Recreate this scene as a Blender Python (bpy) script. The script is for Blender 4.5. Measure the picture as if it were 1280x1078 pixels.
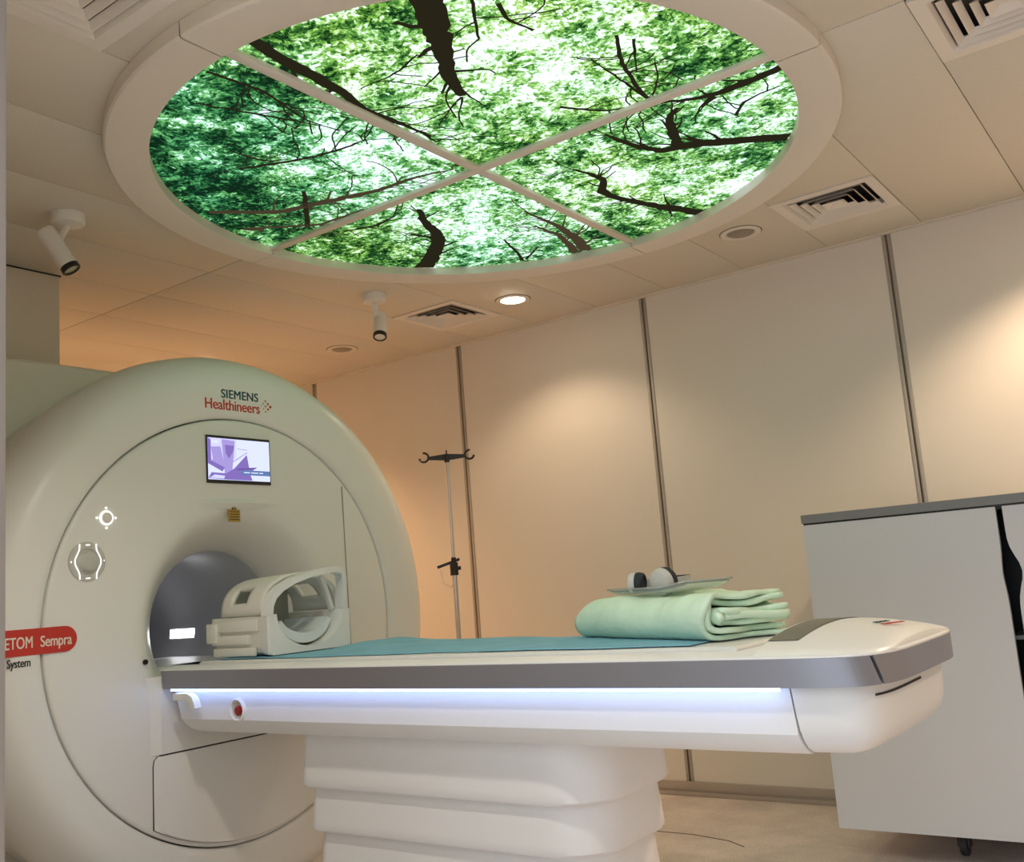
import bpy, bmesh, math, random
from mathutils import Vector, Matrix
random.seed(7)
for o in list(bpy.data.objects):
    bpy.data.objects.remove(o)
SC = bpy.context.scene
COL = SC.collection

# ------------------------------------------------------------------ camera
CAM_H = 1.04
YAW, PITCH, ROLL, FPX = math.radians(35.622), math.radians(8.810), math.radians(-4.458), 1229.36
fw = Vector((-math.sin(YAW) * math.cos(PITCH), math.cos(YAW) * math.cos(PITCH), math.sin(PITCH)))
rt0 = Vector((math.cos(YAW), math.sin(YAW), 0))
up0 = rt0.cross(fw)
rt = rt0 * math.cos(ROLL) + up0 * math.sin(ROLL)
up = up0 * math.cos(ROLL) - rt0 * math.sin(ROLL)
cd = bpy.data.cameras.new('camera')
cd.sensor_fit = 'HORIZONTAL'
cd.sensor_width = 36.0
cd.lens = FPX / 1280 * 36.0
cd.clip_start = 0.02
cam = bpy.data.objects.new('camera', cd)
COL.objects.link(cam)
cam.matrix_world = Matrix((
    (rt.x, up.x, -fw.x, 0), (rt.y, up.y, -fw.y, 0), (rt.z, up.z, -fw.z, CAM_H), (0, 0, 0, 1)))
SC.camera = cam

# ------------------------------------------------------------------ world, exposure
w = bpy.data.worlds.new('world')
SC.world = w
w.use_nodes = True
w.node_tree.nodes['Background'].inputs[0].default_value = (0.80, 0.89, 1.0, 1)
w.node_tree.nodes['Background'].inputs[1].default_value = 1.45
SC.view_settings.view_transform = 'Standard'
SC.view_settings.look = 'None'
SC.view_settings.gamma = 1
SC.view_settings.exposure = 0.40
SC.view_settings.use_curve_mapping = False
DOWNLIGHT_W = 55.0          # default watts, used by the added warm downlights out of frame
WARM = (1.0, 0.73, 0.50)
NEUTRAL = (1.0, 0.93, 0.84)
PANEL_EMIT = 1.5            # backlit forest print
LED_EMIT = 7.5

H = 2.413      # ceiling height
W = 4.321      # right wall

# ------------------------------------------------------------------ materials
def nt(m):
    return m.node_tree.nodes, m.node_tree.links

def pbr(name, col, rough=0.5, metal=0.0, spec=0.5, coat=0.0, noise=0.0, nscale=40.0, bump=0.0, bscale=200.0, trans=0.0, emit=None, estr=0.0, ior=1.45):
    m = bpy.data.materials.new(name)
    m.use_nodes = True
    N, L = nt(m)
    b = N['Principled BSDF']
    b.inputs['Base Color'].default_value = (*col, 1)
    b.inputs['Roughness'].default_value = rough
    b.inputs['Metallic'].default_value = metal
    b.inputs['Specular IOR Level'].default_value = spec
    b.inputs['IOR'].default_value = ior
    b.inputs['Coat Weight'].default_value = coat
    b.inputs['Transmission Weight'].default_value = trans
    if emit:
        b.inputs['Emission Color'].default_value = (*emit, 1)
        b.inputs['Emission Strength'].default_value = estr
    tc = N.new('ShaderNodeTexCoord')
    if noise:
        t = N.new('ShaderNodeTexNoise')
        t.inputs['Scale'].default_value = nscale
        t.inputs['Detail'].default_value = 5
        L.new(tc.outputs['Object'], t.inputs['Vector'])
        mx = N.new('ShaderNodeMix')
        mx.data_type = 'RGBA'
        mx.inputs[6].default_value = (*[c * (1 - noise) for c in col], 1)
        mx.inputs[7].default_value = (*[min(1, c * (1 + noise)) for c in col], 1)
        L.new(t.outputs['Fac'], mx.inputs[0])
        L.new(mx.outputs[2], b.inputs['Base Color'])
    if bump:
        t2 = N.new('ShaderNodeTexNoise')
        t2.inputs['Scale'].default_value = bscale
        t2.inputs['Detail'].default_value = 3
        L.new(tc.outputs['Object'], t2.inputs['Vector'])
        bp = N.new('ShaderNodeBump')
        bp.inputs['Strength'].default_value = bump
        bp.inputs['Distance'].default_value = 0.002
        L.new(t2.outputs['Fac'], bp.inputs['Height'])
        L.new(bp.outputs['Normal'], b.inputs['Normal'])
    return m

def emis(name, col, s):
    m = bpy.data.materials.new(name)
    m.use_nodes = True
    N, L = nt(m)
    N.remove(N['Principled BSDF'])
    e = N.new('ShaderNodeEmission')
    e.inputs[0].default_value = (*col, 1)
    e.inputs[1].default_value = s
    L.new(e.outputs[0], N['Material Output'].inputs[0])
    return m

M = {}
M['cover'] = pbr('scanner_cover', (0.80, 0.79, 0.75), 0.32, noise=0.012, nscale=3)
M['cover2'] = pbr('table_plastic', (0.80, 0.79, 0.77), 0.38, noise=0.015, nscale=4)
M['pedestal'] = pbr('pedestal_plastic', (0.81, 0.79, 0.77), 0.5, noise=0.015, nscale=4)
M['rear'] = pbr('rear_cover', (0.86, 0.82, 0.74), 0.5)
M['gap'] = pbr('dark_gap', (0.03, 0.028, 0.025), 0.8)
M['liner'] = pbr('bore_liner', (0.62, 0.62, 0.65), 0.38, noise=0.02, nscale=6)
M['band'] = pbr('grey_band', (0.29, 0.29, 0.32), 0.40, metal=0.55)
M['stripe'] = pbr('olive_stripe', (0.17, 0.165, 0.13), 0.38)
M['wallp'] = pbr('wall_panel', (0.75, 0.705, 0.635), 0.45, noise=0.02, nscale=2.0, bump=0.05, bscale=300)
M['plaster'] = pbr('plaster', (0.74, 0.69, 0.60), 0.7, noise=0.02, nscale=3)
M['jamb'] = pbr('jamb_paint', (0.33, 0.29, 0.26), 0.5)
M['alu'] = pbr('brushed_aluminium', (0.44, 0.40, 0.36), 0.42, metal=0.35)
M['alu_dark'] = pbr('dark_aluminium', (0.22, 0.19, 0.16), 0.6, metal=0.1)
M['ceil'] = pbr('ceiling_paint', (0.72, 0.66, 0.57), 0.6)
M['ring'] = pbr('ring_paint', (0.78, 0.72, 0.65), 0.55)
M['vent'] = pbr('vent_paint', (0.80, 0.74, 0.68), 0.5)
M['black'] = pbr('black_plastic', (0.012, 0.012, 0.013), 0.4)
M['white'] = pbr('white_plastic', (0.82, 0.79, 0.74), 0.4)
M['steel'] = pbr('steel', (0.55, 0.55, 0.56), 0.25, metal=0.9)
M['chrome'] = pbr('reflector', (0.75, 0.70, 0.62), 0.25, metal=0.8)
M['cab'] = pbr('cabinet_laminate', (0.69, 0.71, 0.75), 0.42, noise=0.015, nscale=5)
M['cabtop'] = pbr('cabinet_top', (0.23, 0.24, 0.25), 0.45)
M['seam0'] = pbr('rim_shadow_gap', (0.10, 0.08, 0.06), 0.7)
M['rubber'] = pbr('rubber', (0.05, 0.05, 0.055), 0.6)
M['coil'] = pbr('coil_plastic', (0.77, 0.74, 0.66), 0.4)
M['coil_pale'] = pbr('coil_flange', (0.81, 0.79, 0.75), 0.3)
M['coil_in'] = pbr('coil_inside', (0.40, 0.39, 0.33), 0.5)
M['cushion'] = pbr('coil_cushion', (0.72, 0.77, 0.77), 0.22, coat=0.3)
M['sheet'] = pbr('turquoise_cloth', (0.20, 0.44, 0.56), 0.85, noise=0.22, nscale=9, bump=0.4, bscale=60)
M['towel'] = pbr('green_towel', (0.66, 0.84, 0.65), 0.92, noise=0.10, nscale=22, bump=1.0, bscale=55)
M['pad'] = pbr('table_pad', (0.70, 0.69, 0.66), 0.4)
M['red'] = pbr('badge_red', (0.55, 0.035, 0.02), 0.4)
M['redbtn'] = pbr('button_red', (0.28, 0.01, 0.012), 0.35)
M['textw'] = pbr('text_pale', (0.82, 0.74, 0.62), 0.5)
M['textk'] = pbr('text_black', (0.03, 0.03, 0.03), 0.5)
M['teal'] = pbr('text_teal', (0.005, 0.065, 0.075), 0.5)
M['orange'] = pbr('text_red', (0.52, 0.035, 0.015), 0.5)
M['yellow'] = pbr('warning_yellow', (0.45, 0.28, 0.04), 0.5)
M['led'] = emis('led_strip', (0.33, 0.47, 1.0), LED_EMIT)
M['ringled'] = emis('ring_light', (1.0, 0.97, 0.9), 1.3)
M['borelight'] = emis('bore_light', (0.96, 0.96, 1.0), 9.0)
M['lampon'] = emis('lamp_on', (1.0, 0.86, 0.62), 14.0)
M['lampoff'] = pbr('lamp_frosted', (0.30, 0.26, 0.21), 0.3)
M['scr_bg'] = emis('screen_lavender', (0.55, 0.55, 0.90), 1.0)
M['scr_pale'] = emis('screen_pale', (0.60, 0.65, 0.90), 1.0)
M['scr_mid'] = emis('screen_violet', (0.19, 0.13, 0.40), 1.0)
M['scr_mid2'] = emis('screen_mid_violet', (0.32, 0.26, 0.58), 1.0)
M['scr_dark'] = emis('screen_dark_violet', (0.10, 0.06, 0.24), 1.0)
M['scr_blue'] = emis('screen_blue', (0.10, 0.16, 0.34), 1.0)
M['clear'] = pbr('clear_plastic', (0.93, 0.95, 0.93), 0.12, trans=0.85, ior=1.3)
M['earpad'] = pbr('earpad', (0.02, 0.025, 0.03), 0.7)
M['phone'] = pbr('headphone_shell', (0.55, 0.54, 0.50), 0.45)

def tile_mat():
    m = pbr('perforated_tile', (0.72, 0.665, 0.575), 0.6)
    N, L = nt(m)
    b = N['Principled BSDF']
    tc = N.new('ShaderNodeTexCoord')
    sx = N.new('ShaderNodeSeparateXYZ')
    L.new(tc.outputs['Object'], sx.inputs[0])
    fr = []
    for ax in (0, 1):
        mu = N.new('ShaderNodeMath'); mu.operation = 'MULTIPLY'; mu.inputs[1].default_value = 2 * math.pi / 0.008
        si = N.new('ShaderNodeMath'); si.operation = 'SINE'
        L.new(sx.outputs[ax], mu.inputs[0]); L.new(mu.outputs[0], si.inputs[0]); fr.append(si)
    pr = N.new('ShaderNodeMath'); pr.operation = 'MULTIPLY'
    L.new(fr[0].outputs[0], pr.inputs[0]); L.new(fr[1].outputs[0], pr.inputs[1])
    gt = N.new('ShaderNodeMath'); gt.operation = 'GREATER_THAN'; gt.inputs[1].default_value = 0.6
    L.new(pr.outputs[0], gt.inputs[0])
    mx = N.new('ShaderNodeMix'); mx.data_type = 'RGBA'
    mx.inputs[6].default_value = (0.735, 0.68, 0.59, 1)
    mx.inputs[7].default_value = (0.53, 0.48, 0.41, 1)
    L.new(gt.outputs[0], mx.inputs[0]); L.new(mx.outputs[2], b.inputs['Base Color'])
    return m
M['tile'] = tile_mat()

def floor_mat():
    m = pbr('vinyl_floor', (0.5, 0.42, 0.33), 0.38)
    N, L = nt(m)
    b = N['Principled BSDF']
    tc = N.new('ShaderNodeTexCoord')
    n1 = N.new('ShaderNodeTexNoise'); n1.inputs['Scale'].default_value = 5; n1.inputs['Detail'].default_value = 8; n1.inputs['Roughness'].default_value = 0.7
    n2 = N.new('ShaderNodeTexNoise'); n2.inputs['Scale'].default_value = 160; n2.inputs['Detail'].default_value = 2
    L.new(tc.outputs['Object'], n1.inputs['Vector']); L.new(tc.outputs['Object'], n2.inputs['Vector'])
    ad = N.new('ShaderNodeMath'); ad.operation = 'ADD'
    L.new(n1.outputs['Fac'], ad.inputs[0]); L.new(n2.outputs['Fac'], ad.inputs[1])
    r = N.new('ShaderNodeValToRGB')
    mr = N.new('ShaderNodeMath'); mr.operation = 'MULTIPLY'; mr.inputs[1].default_value = 0.5
    L.new(ad.outputs[0], mr.inputs[0]); L.new(mr.outputs[0], r.inputs[0])
    r.color_ramp.elements[0].position = 0.34; r.color_ramp.elements[0].color = (0.50, 0.44, 0.41, 1)
    r.color_ramp.elements[1].position = 0.64; r.color_ramp.elements[1].color = (0.88, 0.80, 0.76, 1)
    L.new(r.outputs[0], b.inputs['Base Color'])
    return m
M['floor'] = floor_mat()

def forest_mat():
    m = bpy.data.materials.new('forest_print')
    m.use_nodes = True
    N, L = nt(m)
    N.remove(N['Principled BSDF'])
    e = N.new('ShaderNodeEmission')
    e.inputs[1].default_value = PANEL_EMIT
    L.new(e.outputs[0], N['Material Output'].inputs[0])
    tc = N.new('ShaderNodeTexCoord')
    at = N.new('ShaderNodeAttribute'); at.attribute_name = 'print'
    sp = N.new('ShaderNodeSeparateXYZ'); L.new(at.outputs['Vector'], sp.inputs[0])
    # warp so that the leaf clumps look ragged
    nw = N.new('ShaderNodeTexNoise'); nw.inputs['Scale'].default_value = 14; nw.inputs['Detail'].default_value = 3
    L.new(tc.outputs['Object'], nw.inputs['Vector'])
    vm = N.new('ShaderNodeVectorMath'); vm.operation = 'MULTIPLY_ADD'
    vm.inputs[1].default_value = (0.05, 0.05, 0.0)
    L.new(nw.outputs['Color'], vm.inputs[0]); L.new(tc.outputs['Object'], vm.inputs[2])
    def noise(s, d, ro, src):
        t = N.new('ShaderNodeTexNoise'); t.inputs['Scale'].default_value = s; t.inputs['Detail'].default_value = d; t.inputs['Roughness'].default_value = ro
        L.new(src, t.inputs['Vector']); return t.outputs['Fac']
    big = noise(8.0, 4, 0.62, tc.outputs['Object'])
    mid = noise(22, 8, 0.75, vm.outputs[0])
    vo = N.new('ShaderNodeTexVoronoi'); vo.inputs['Scale'].default_value = 85; vo.inputs['Randomness'].default_value = 1
    L.new(vm.outputs[0], vo.inputs['Vector'])
    vc = N.new('ShaderNodeSeparateColor'); L.new(vo.outputs['Color'], vc.inputs[0])
    def math_(op, a, b):
        n = N.new('ShaderNodeMath'); n.operation = op
        for i, v in enumerate((a, b)):
            if isinstance(v, (int, float)): n.inputs[i].default_value = v
            else: L.new(v, n.inputs[i])
        return n.outputs[0]
    v = math_('MULTIPLY', math_('SUBTRACT', big, 0.5), 1.35)
    v = math_('ADD', v, math_('MULTIPLY', math_('SUBTRACT', mid, 0.5), 1.35))
    v = math_('ADD', v, math_('MULTIPLY', math_('SUBTRACT', vc.outputs[0], 0.5), 0.36))
    vo2 = N.new('ShaderNodeTexVoronoi'); vo2.inputs['Scale'].default_value = 190
    L.new(vm.outputs[0], vo2.inputs['Vector'])
    vc2 = N.new('ShaderNodeSeparateColor'); L.new(vo2.outputs['Color'], vc2.inputs[0])
    v = math_('ADD', v, math_('MULTIPLY', math_('SUBTRACT', vc2.outputs[0], 0.5), 0.20))
    v = math_('ADD', v, sp.outputs[0])
    def ramp(stops):
        r = N.new('ShaderNodeValToRGB')
        el = r.color_ramp.elements
        while len(el) < len(stops): el.new(0.5)
        for k, (p, c) in enumerate(stops):
            el[k].position = p; el[k].color = (*c, 1)
        L.new(v, r.inputs[0]); return r.outputs[0]
    cool = ramp([(0.28, (0.50, 0.62, 0.68)), (0.37, (0.36, 0.56, 0.52)), (0.45, (0.12, 0.38, 0.18)), (0.58, (0.040, 0.20, 0.072)), (0.74, (0.008, 0.065, 0.024)), (0.92, (0.002, 0.012, 0.006))])
    warm = ramp([(0.28, (0.54, 0.63, 0.64)), (0.37, (0.46, 0.58, 0.36)), (0.45, (0.26, 0.42, 0.07)), (0.58, (0.095, 0.225, 0.026)), (0.74, (0.018, 0.068, 0.010)), (0.92, (0.003, 0.014, 0.003))])
    mx = N.new('ShaderNodeMix'); mx.data_type = 'RGBA'
    hue = math_('ADD', sp.outputs[1], math_('MULTIPLY', math_('SUBTRACT', noise(6, 2, 0.5, tc.outputs['Object']), 0.5), 0.8))
    cl = N.new('ShaderNodeClamp'); L.new(hue, cl.inputs[0])
    L.new(cl.outputs[0], mx.inputs[0]); L.new(cool, mx.inputs[6]); L.new(warm, mx.inputs[7])
    L.new(mx.outputs[2], e.inputs[0])
    return m
M['forest'] = forest_mat()
M['branch'] = emis('print_branch', (0.016, 0.014, 0.007), 1.0)
M['branch_brown'] = emis('print_branch_brown', (0.05, 0.036, 0.02), 1.0)

# ------------------------------------------------------------------ helpers
def tag(o, label=None, cat=None, group=None, kind=None):
    if label: o['label'] = label
    if cat: o['category'] = cat
    if group: o['group'] = group
    if kind: o['kind'] = kind
    return o

def thing(name, loc, label, cat, group=None):
    o = bpy.data.objects.new(name, None)
    o.empty_display_size = 0.1
    o.location = loc
    COL.objects.link(o)
    return tag(o, label, cat, group)

def origin_of(p):
    v = Vector((0, 0, 0))
    while p:
        v += p.location
        p = p.parent
    return v

class MB:
    def __init__(self):
        self.bm = bmesh.new()
        self.mats = []
        self.mi = 0
    def _faces(self, fs):
        for f in fs: f.material_index = self.mi
        return fs
    def box(self, x0, x1, y0, y1, z0, z1, bev=0.0, seg=2):
        v = [self.bm.verts.new((x, y, z)) for x in (x0, x1) for y in (y0, y1) for z in (z0, z1)]
        idx = [(0, 1, 3, 2), (4, 6, 7, 5), (0, 4, 5, 1), (2, 3, 7, 6), (0, 2, 6, 4), (1, 5, 7, 3)]
        fs = self._faces([self.bm.faces.new([v[i] for i in q]) for q in idx])
        if bev:
            es = list({e for f in fs for e in f.edges})
            bmesh.ops.bevel(self.bm, geom=es, offset=bev, segments=seg, profile=0.5, affect='EDGES')
        return self
    def obox(self, c, ax, ay, az, bev=0.0):
        """box with centre c and half-axis vectors"""
        c, ax, ay, az = map(Vector, (c, ax, ay, az))
        v = [self.bm.verts.new(c + ax * i + ay * j + az * k) for i in (-1, 1) for j in (-1, 1) for k in (-1, 1)]
        idx = [(0, 1, 3, 2), (4, 6, 7, 5), (0, 4, 5, 1), (2, 3, 7, 6), (0, 2, 6, 4), (1, 5, 7, 3)]
        fs = self._faces([self.bm.faces.new([v[i] for i in q]) for q in idx])
        if bev:
            es = list({e for f in fs for e in f.edges})
            bmesh.ops.bevel(self.bm, geom=es, offset=bev, segments=2, profile=0.5, affect='EDGES')
        return self
    def loft(self, rings, closed=True, cap0=True, cap1=True):
        rows = [[self.bm.verts.new(p) for p in r] for r in rings]
        n = len(rows[0])
        for a, b in zip(rows, rows[1:]):
            for i in range(n if closed else n - 1):
                j = (i + 1) % n
                self._faces([self.bm.faces.new((a[i], a[j], b[j], b[i]))])
        if cap0: self._faces([self.bm.faces.new(list(reversed(rows[0])))])
        if cap1: self._faces([self.bm.faces.new(rows[-1])])
        return self
    def prism(self, poly, d):
        d = Vector(d)
        return self.loft([[Vector(p) for p in poly], [Vector(p) + d for p in poly]])
    def cyl(self, p0, p1, r0, r1=None, seg=24, cap=True):
        p0, p1 = Vector(p0), Vector(p1)
        r1 = r0 if r1 is None else r1
        d = (p1 - p0).normalized()
        u = d.orthogonal().normalized(); vv = d.cross(u)
        ring = lambda p, r: [p + (u * math.cos(t) + vv * math.sin(t)) * r for t in (2 * math.pi * i / seg for i in range(seg))]
        return self.loft([ring(p0, r0), ring(p1, r1)], cap0=cap, cap1=cap)
    def tube(self, pts, r, seg=10, closed=False):
        pts = [Vector(p) for p in pts]
        n = len(pts)
        rs = r if isinstance(r, (list, tuple)) else [r] * n
        rings = []
        nrm = None
        for i, p in enumerate(pts):
            a = pts[(i - 1) % n] if (closed or i > 0) else p
            b = pts[(i + 1) % n] if (closed or i < n - 1) else p
            d = (b - a).normalized()
            if nrm is None: nrm = d.orthogonal().normalized()
            nrm = (nrm - d * nrm.dot(d)).normalized()
            bi = d.cross(nrm)
            rings.append([p + (nrm * math.cos(t) + bi * math.sin(t)) * rs[i] for t in (2 * math.pi * k / seg for k in range(seg))])
        if closed:
            rings.append(rings[0])
            self.loft(rings, cap0=False, cap1=False)
            bmesh.ops.remove_doubles(self.bm, verts=self.bm.verts[:], dist=1e-6)
            return self
        return self.loft(rings)
    def bar(self, pts, wv, hw, hh):
        """rectangular section swept along pts; wv = width direction"""
        pts = [Vector(p) for p in pts]; wv = Vector(wv).normalized()
        rings = []
        for i, p in enumerate(pts):
            d = (pts[min(i + 1, len(pts) - 1)] - pts[max(i - 1, 0)]).normalized()
            hv = d.cross(wv).normalized()
            rings.append([p + wv * hw + hv * hh, p - wv * hw + hv * hh, p - wv * hw - hv * hh, p + wv * hw - hv * hh])
        return self.loft(rings)
    def lathe(self, prof, c, axis='X', seg=96, a0=0.0, a1=None):
        """prof = [(r, t)], t along the axis"""
        full = a1 is None
        a1 = a0 + 2 * math.pi if full else a1
        n = seg if full else seg + 1
        rows = []
        for r, t in prof:
            row = []
            for i in range(n):
                a = a0 + (a1 - a0) * i / seg
                ca, sa = math.cos(a) * r, math.sin(a) * r
                if axis == 'X': p = (t, c[1] + ca, c[2] + sa)
                elif axis == 'Y': p = (c[0] + ca, t, c[2] + sa)
                else: p = (c[0] + ca, c[1] + sa, t)
                row.append(self.bm.verts.new(p))
            rows.append(row)
        for a, b in zip(rows, rows[1:]):
            for i in range(n if full else n - 1):
                j = (i + 1) % n
                self._faces([self.bm.faces.new((a[i], a[j], b[j], b[i]))])
        bmesh.ops.remove_doubles(self.bm, verts=self.bm.verts[:], dist=1e-6)
        return self
    def grid(self, f, nu, nv, thick=0.0):
        V = [[self.bm.verts.new(f(i / nu, j / nv)) for j in range(nv + 1)] for i in range(nu + 1)]
        for i in range(nu):
            for j in range(nv):
                self._faces([self.bm.faces.new((V[i][j], V[i + 1][j], V[i + 1][j + 1], V[i][j + 1]))])
        return self
    def face(self, pts):
        self._faces([self.bm.faces.new([self.bm.verts.new(p) for p in pts])])
        return self
    def build(self, name, mat, parent=None, smooth=35, label=None, fixn=True):
        if fixn:
            bmesh.ops.recalc_face_normals(self.bm, faces=self.bm.faces[:])
        me = bpy.data.meshes.new(name)
        off = origin_of(parent)
        if off.length > 0:
            bmesh.ops.translate(self.bm, verts=self.bm.verts[:], vec=-off)
        self.bm.to_mesh(me); self.bm.free()
        for m in (mat if isinstance(mat, (list, tuple)) else [mat]):
            me.materials.append(m)
        if smooth:
            for p in me.polygons: p.use_smooth = True
            me.set_sharp_from_angle(angle=math.radians(smooth))
        o = bpy.data.objects.new(name, me)
        COL.objects.link(o)
        if parent: o.parent = parent
        if label: o['label'] = label
        return o

def rebase(o, loc):
    """move a top-level mesh's origin to loc"""
    loc = Vector(loc)
    o.data.transform(Matrix.Translation(-loc))
    o.location = loc
    return o

def copy_tree(o, loc=None, parent=None):
    c = o.copy(); COL.objects.link(c)
    c.parent = parent
    if loc is not None: c.location = loc
    for ch in list(o.children): copy_tree(ch, None, c)
    return c

def text(name, s, size, loc, xdir, ydir, mat, parent, align='LEFT', bold=0.0, spacing=1.0, depth=0.0006, width=None):
    cu = bpy.data.curves.new(name, 'FONT')
    cu.body = s; cu.size = size; cu.align_x = align; cu.extrude = depth; cu.space_character = spacing
    t = bpy.data.objects.new(name, cu)
    COL.objects.link(t)
    bpy.context.view_layer.update()
    dg = bpy.context.evaluated_depsgraph_get()
    me = bpy.data.meshes.new_from_object(t.evaluated_get(dg))
    bpy.data.objects.remove(t)
    if bold:                                    # heavier strokes: two shifted copies of every glyph
        bb_ = bmesh.new(); bb_.from_mesh(me)
        src = bb_.verts[:] + bb_.edges[:] + bb_.faces[:]
        for dx_, dy_ in ((bold * 2, 0), (-bold * 2, 0), (0, bold), (0, -bold)):
            g_ = bmesh.ops.duplicate(bb_, geom=src)
            bmesh.ops.translate(bb_, verts=[e_ for e_ in g_['geom'] if isinstance(e_, bmesh.types.BMVert)], vec=(dx_, dy_, dx_ * .02 + dy_ * .03))
        bb_.to_mesh(me); bb_.free()
    if width:
        xs_ = [v.co.x for v in me.vertices]
        me.transform(Matrix.Diagonal((width / (max(xs_) - min(xs_)), 1, 1, 1)))
    x, y = Vector(xdir).normalized(), Vector(ydir).normalized()
    z = x.cross(y)
    l = Vector(loc) - origin_of(parent)
    me.transform(Matrix(((x.x, y.x, z.x, l.x), (x.y, y.y, z.y, l.y), (x.z, y.z, z.z, l.z), (0, 0, 0, 1))))
    me.name = name
    me.materials.clear(); me.materials.append(mat)
    o = bpy.data.objects.new(name, me)
    COL.objects.link(o); o.parent = parent
    return o

# ------------------------------------------------------------------ room shell
XB, XF, YL = -5.3, 1.9, 0.5          # back wall, wall beyond the right of the frame, doorway wall
fl = MB().box(XB - .1, XF + .1, -1.2, W + .12, -0.1, 0.0).build('floor', M['floor'], smooth=0)
tag(fl, 'pale beige speckled vinyl floor', None, None, 'structure')
# a long dark scratch on the vinyl in front of the wall
sc = MB().bar([(-2.13, 3.70, 0.0004), (-1.92, 3.70, 0.0004), (-1.75, 3.66, 0.0004), (-1.66, 3.60, 0.0004)], (0, 1, 0), 0.003, 0.0004).build('scuff_mark', M['gap'], fl, smooth=0)

wr = MB().box(XB, XF, W + .010, W + .12, 0, H + .15).build('wall_right', M['alu_dark'], smooth=0)
tag(wr, 'cream panelled wall behind the patient table', None, None, 'structure')
strips = [-1.025 - 1.203 * k for k in range(-2, 4)]
edges = sorted([XB] + [s for s in strips if s > XB] + [XF])
for a, b in zip(edges, edges[1:]):
    MB().box(a + (.0192 if a > XB else 0), b - (.0192 if b < XF else 0), W, W + .010, 0.0, H, 0.001, 1).build('wall_panel', M['wallp'], wr, smooth=0)
for s in strips:
    MB().box(s - .019, s - .004, W - .003, W + .0099, .066, H, 0.002, 2).box(s + .004, s + .019, W - .003, W + .0099, .066, H, 0.002, 2).build('joint_strip', M['alu'], wr)
bb = MB().box(XB, XF, W - .014, W - .0005, 0.030, 0.066, 0.002).box(XB, XF, W - .008, W - .0005, 0.020, 0.030).box(XB, XF, W - .016, W - .0005, 0.0, 0.020, 0.002).build('baseboard_right', M['alu'])
tag(bb, 'grooved aluminium skirting along the panelled wall', None, None, 'structure')
wb = MB().box(XB - .1, XB, YL - .15, W + .12, 0, H + .15).build('wall_back', M['plaster'], smooth=0)
tag(wb, 'cream wall behind the scanner', None, None, 'structure')
wf = MB().box(XF, XF + .1, -1.2, W + .12, 0, H + .15).build('wall_front', M['plaster'], smooth=0)
tag(wf, 'cream wall at the foot end of the room', None, None, 'structure')
JX = -1.205
wl = MB().box(XB, JX - .05, YL - .02, YL + .1, 0, H + .15).box(.42, XF, YL - .02, YL + .1, 0, H + .15).box(JX - .05, .42, YL - .02, YL + .1, 2.15, H + .15).build('wall_left', M['plaster'], smooth=0)
tag(wl, 'cream wall with the doorway the room is seen through', None, None, 'structure')
tr = MB().box(JX - .07, JX, YL - .03, YL + .11, 0, 2.15, .004).box(.42, .49, YL - .03, YL + .11, 0, 2.15, .004).box(JX, .42, YL - .03, YL + .11, 2.10, 2.15, .004).build('trim_1', M['jamb'])
tag(tr, 'grey painted door frame at the left edge', None, None, 'structure')

# ceiling: slab and tiles
ce = MB().box(XB - .1, XF + .1, YL - .1, W + .12, H + .07, H + .15).build('ceiling', M['gap'], smooth=0)
tag(ce, 'perforated beige metal tile ceiling', None, None, 'structure')
XS = -0.468
cols = []
k = -6
while XS - .4 * k > XB - .4:
    cols.append(XS - .4 * k); k += 1
GAP = .0010
def tile(x0, x1, y0, y1):
    x0, x1 = max(x0, XB), min(x1, XF)
    y1 = min(y1, W)
    if x1 - x0 < .02 or y1 - y0 < .02: return
    MB().box(x0 + GAP, x1 - GAP, y0 + GAP * 1.5, y1 - GAP * 1.5, H, H + .011, .0030, 2).build('tile', M['tile'], ce)
VENTS = [(-3.268, 3.592), (-1.268, 3.592), (-.468, 2.497), (-2.068, .875)]
for x1 in cols:
    x0 = x1 - .4
    for ya, yb in ((YL + .1, 2.492), (2.492, W - .03)):
        cut = [v for v in VENTS if abs(v[0] - x0) < .02 and ya - .02 < v[1] < yb]
        y = ya
        for v in cut:
            tile(x0, x1, y, v[1]); y = v[1] + .4
        tile(x0, x1, y, yb)
MB().box(XB, XF, W - .03, W, H - .004, H + .011, .002).build('edge_trim', M['ceil'], ce)

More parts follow.
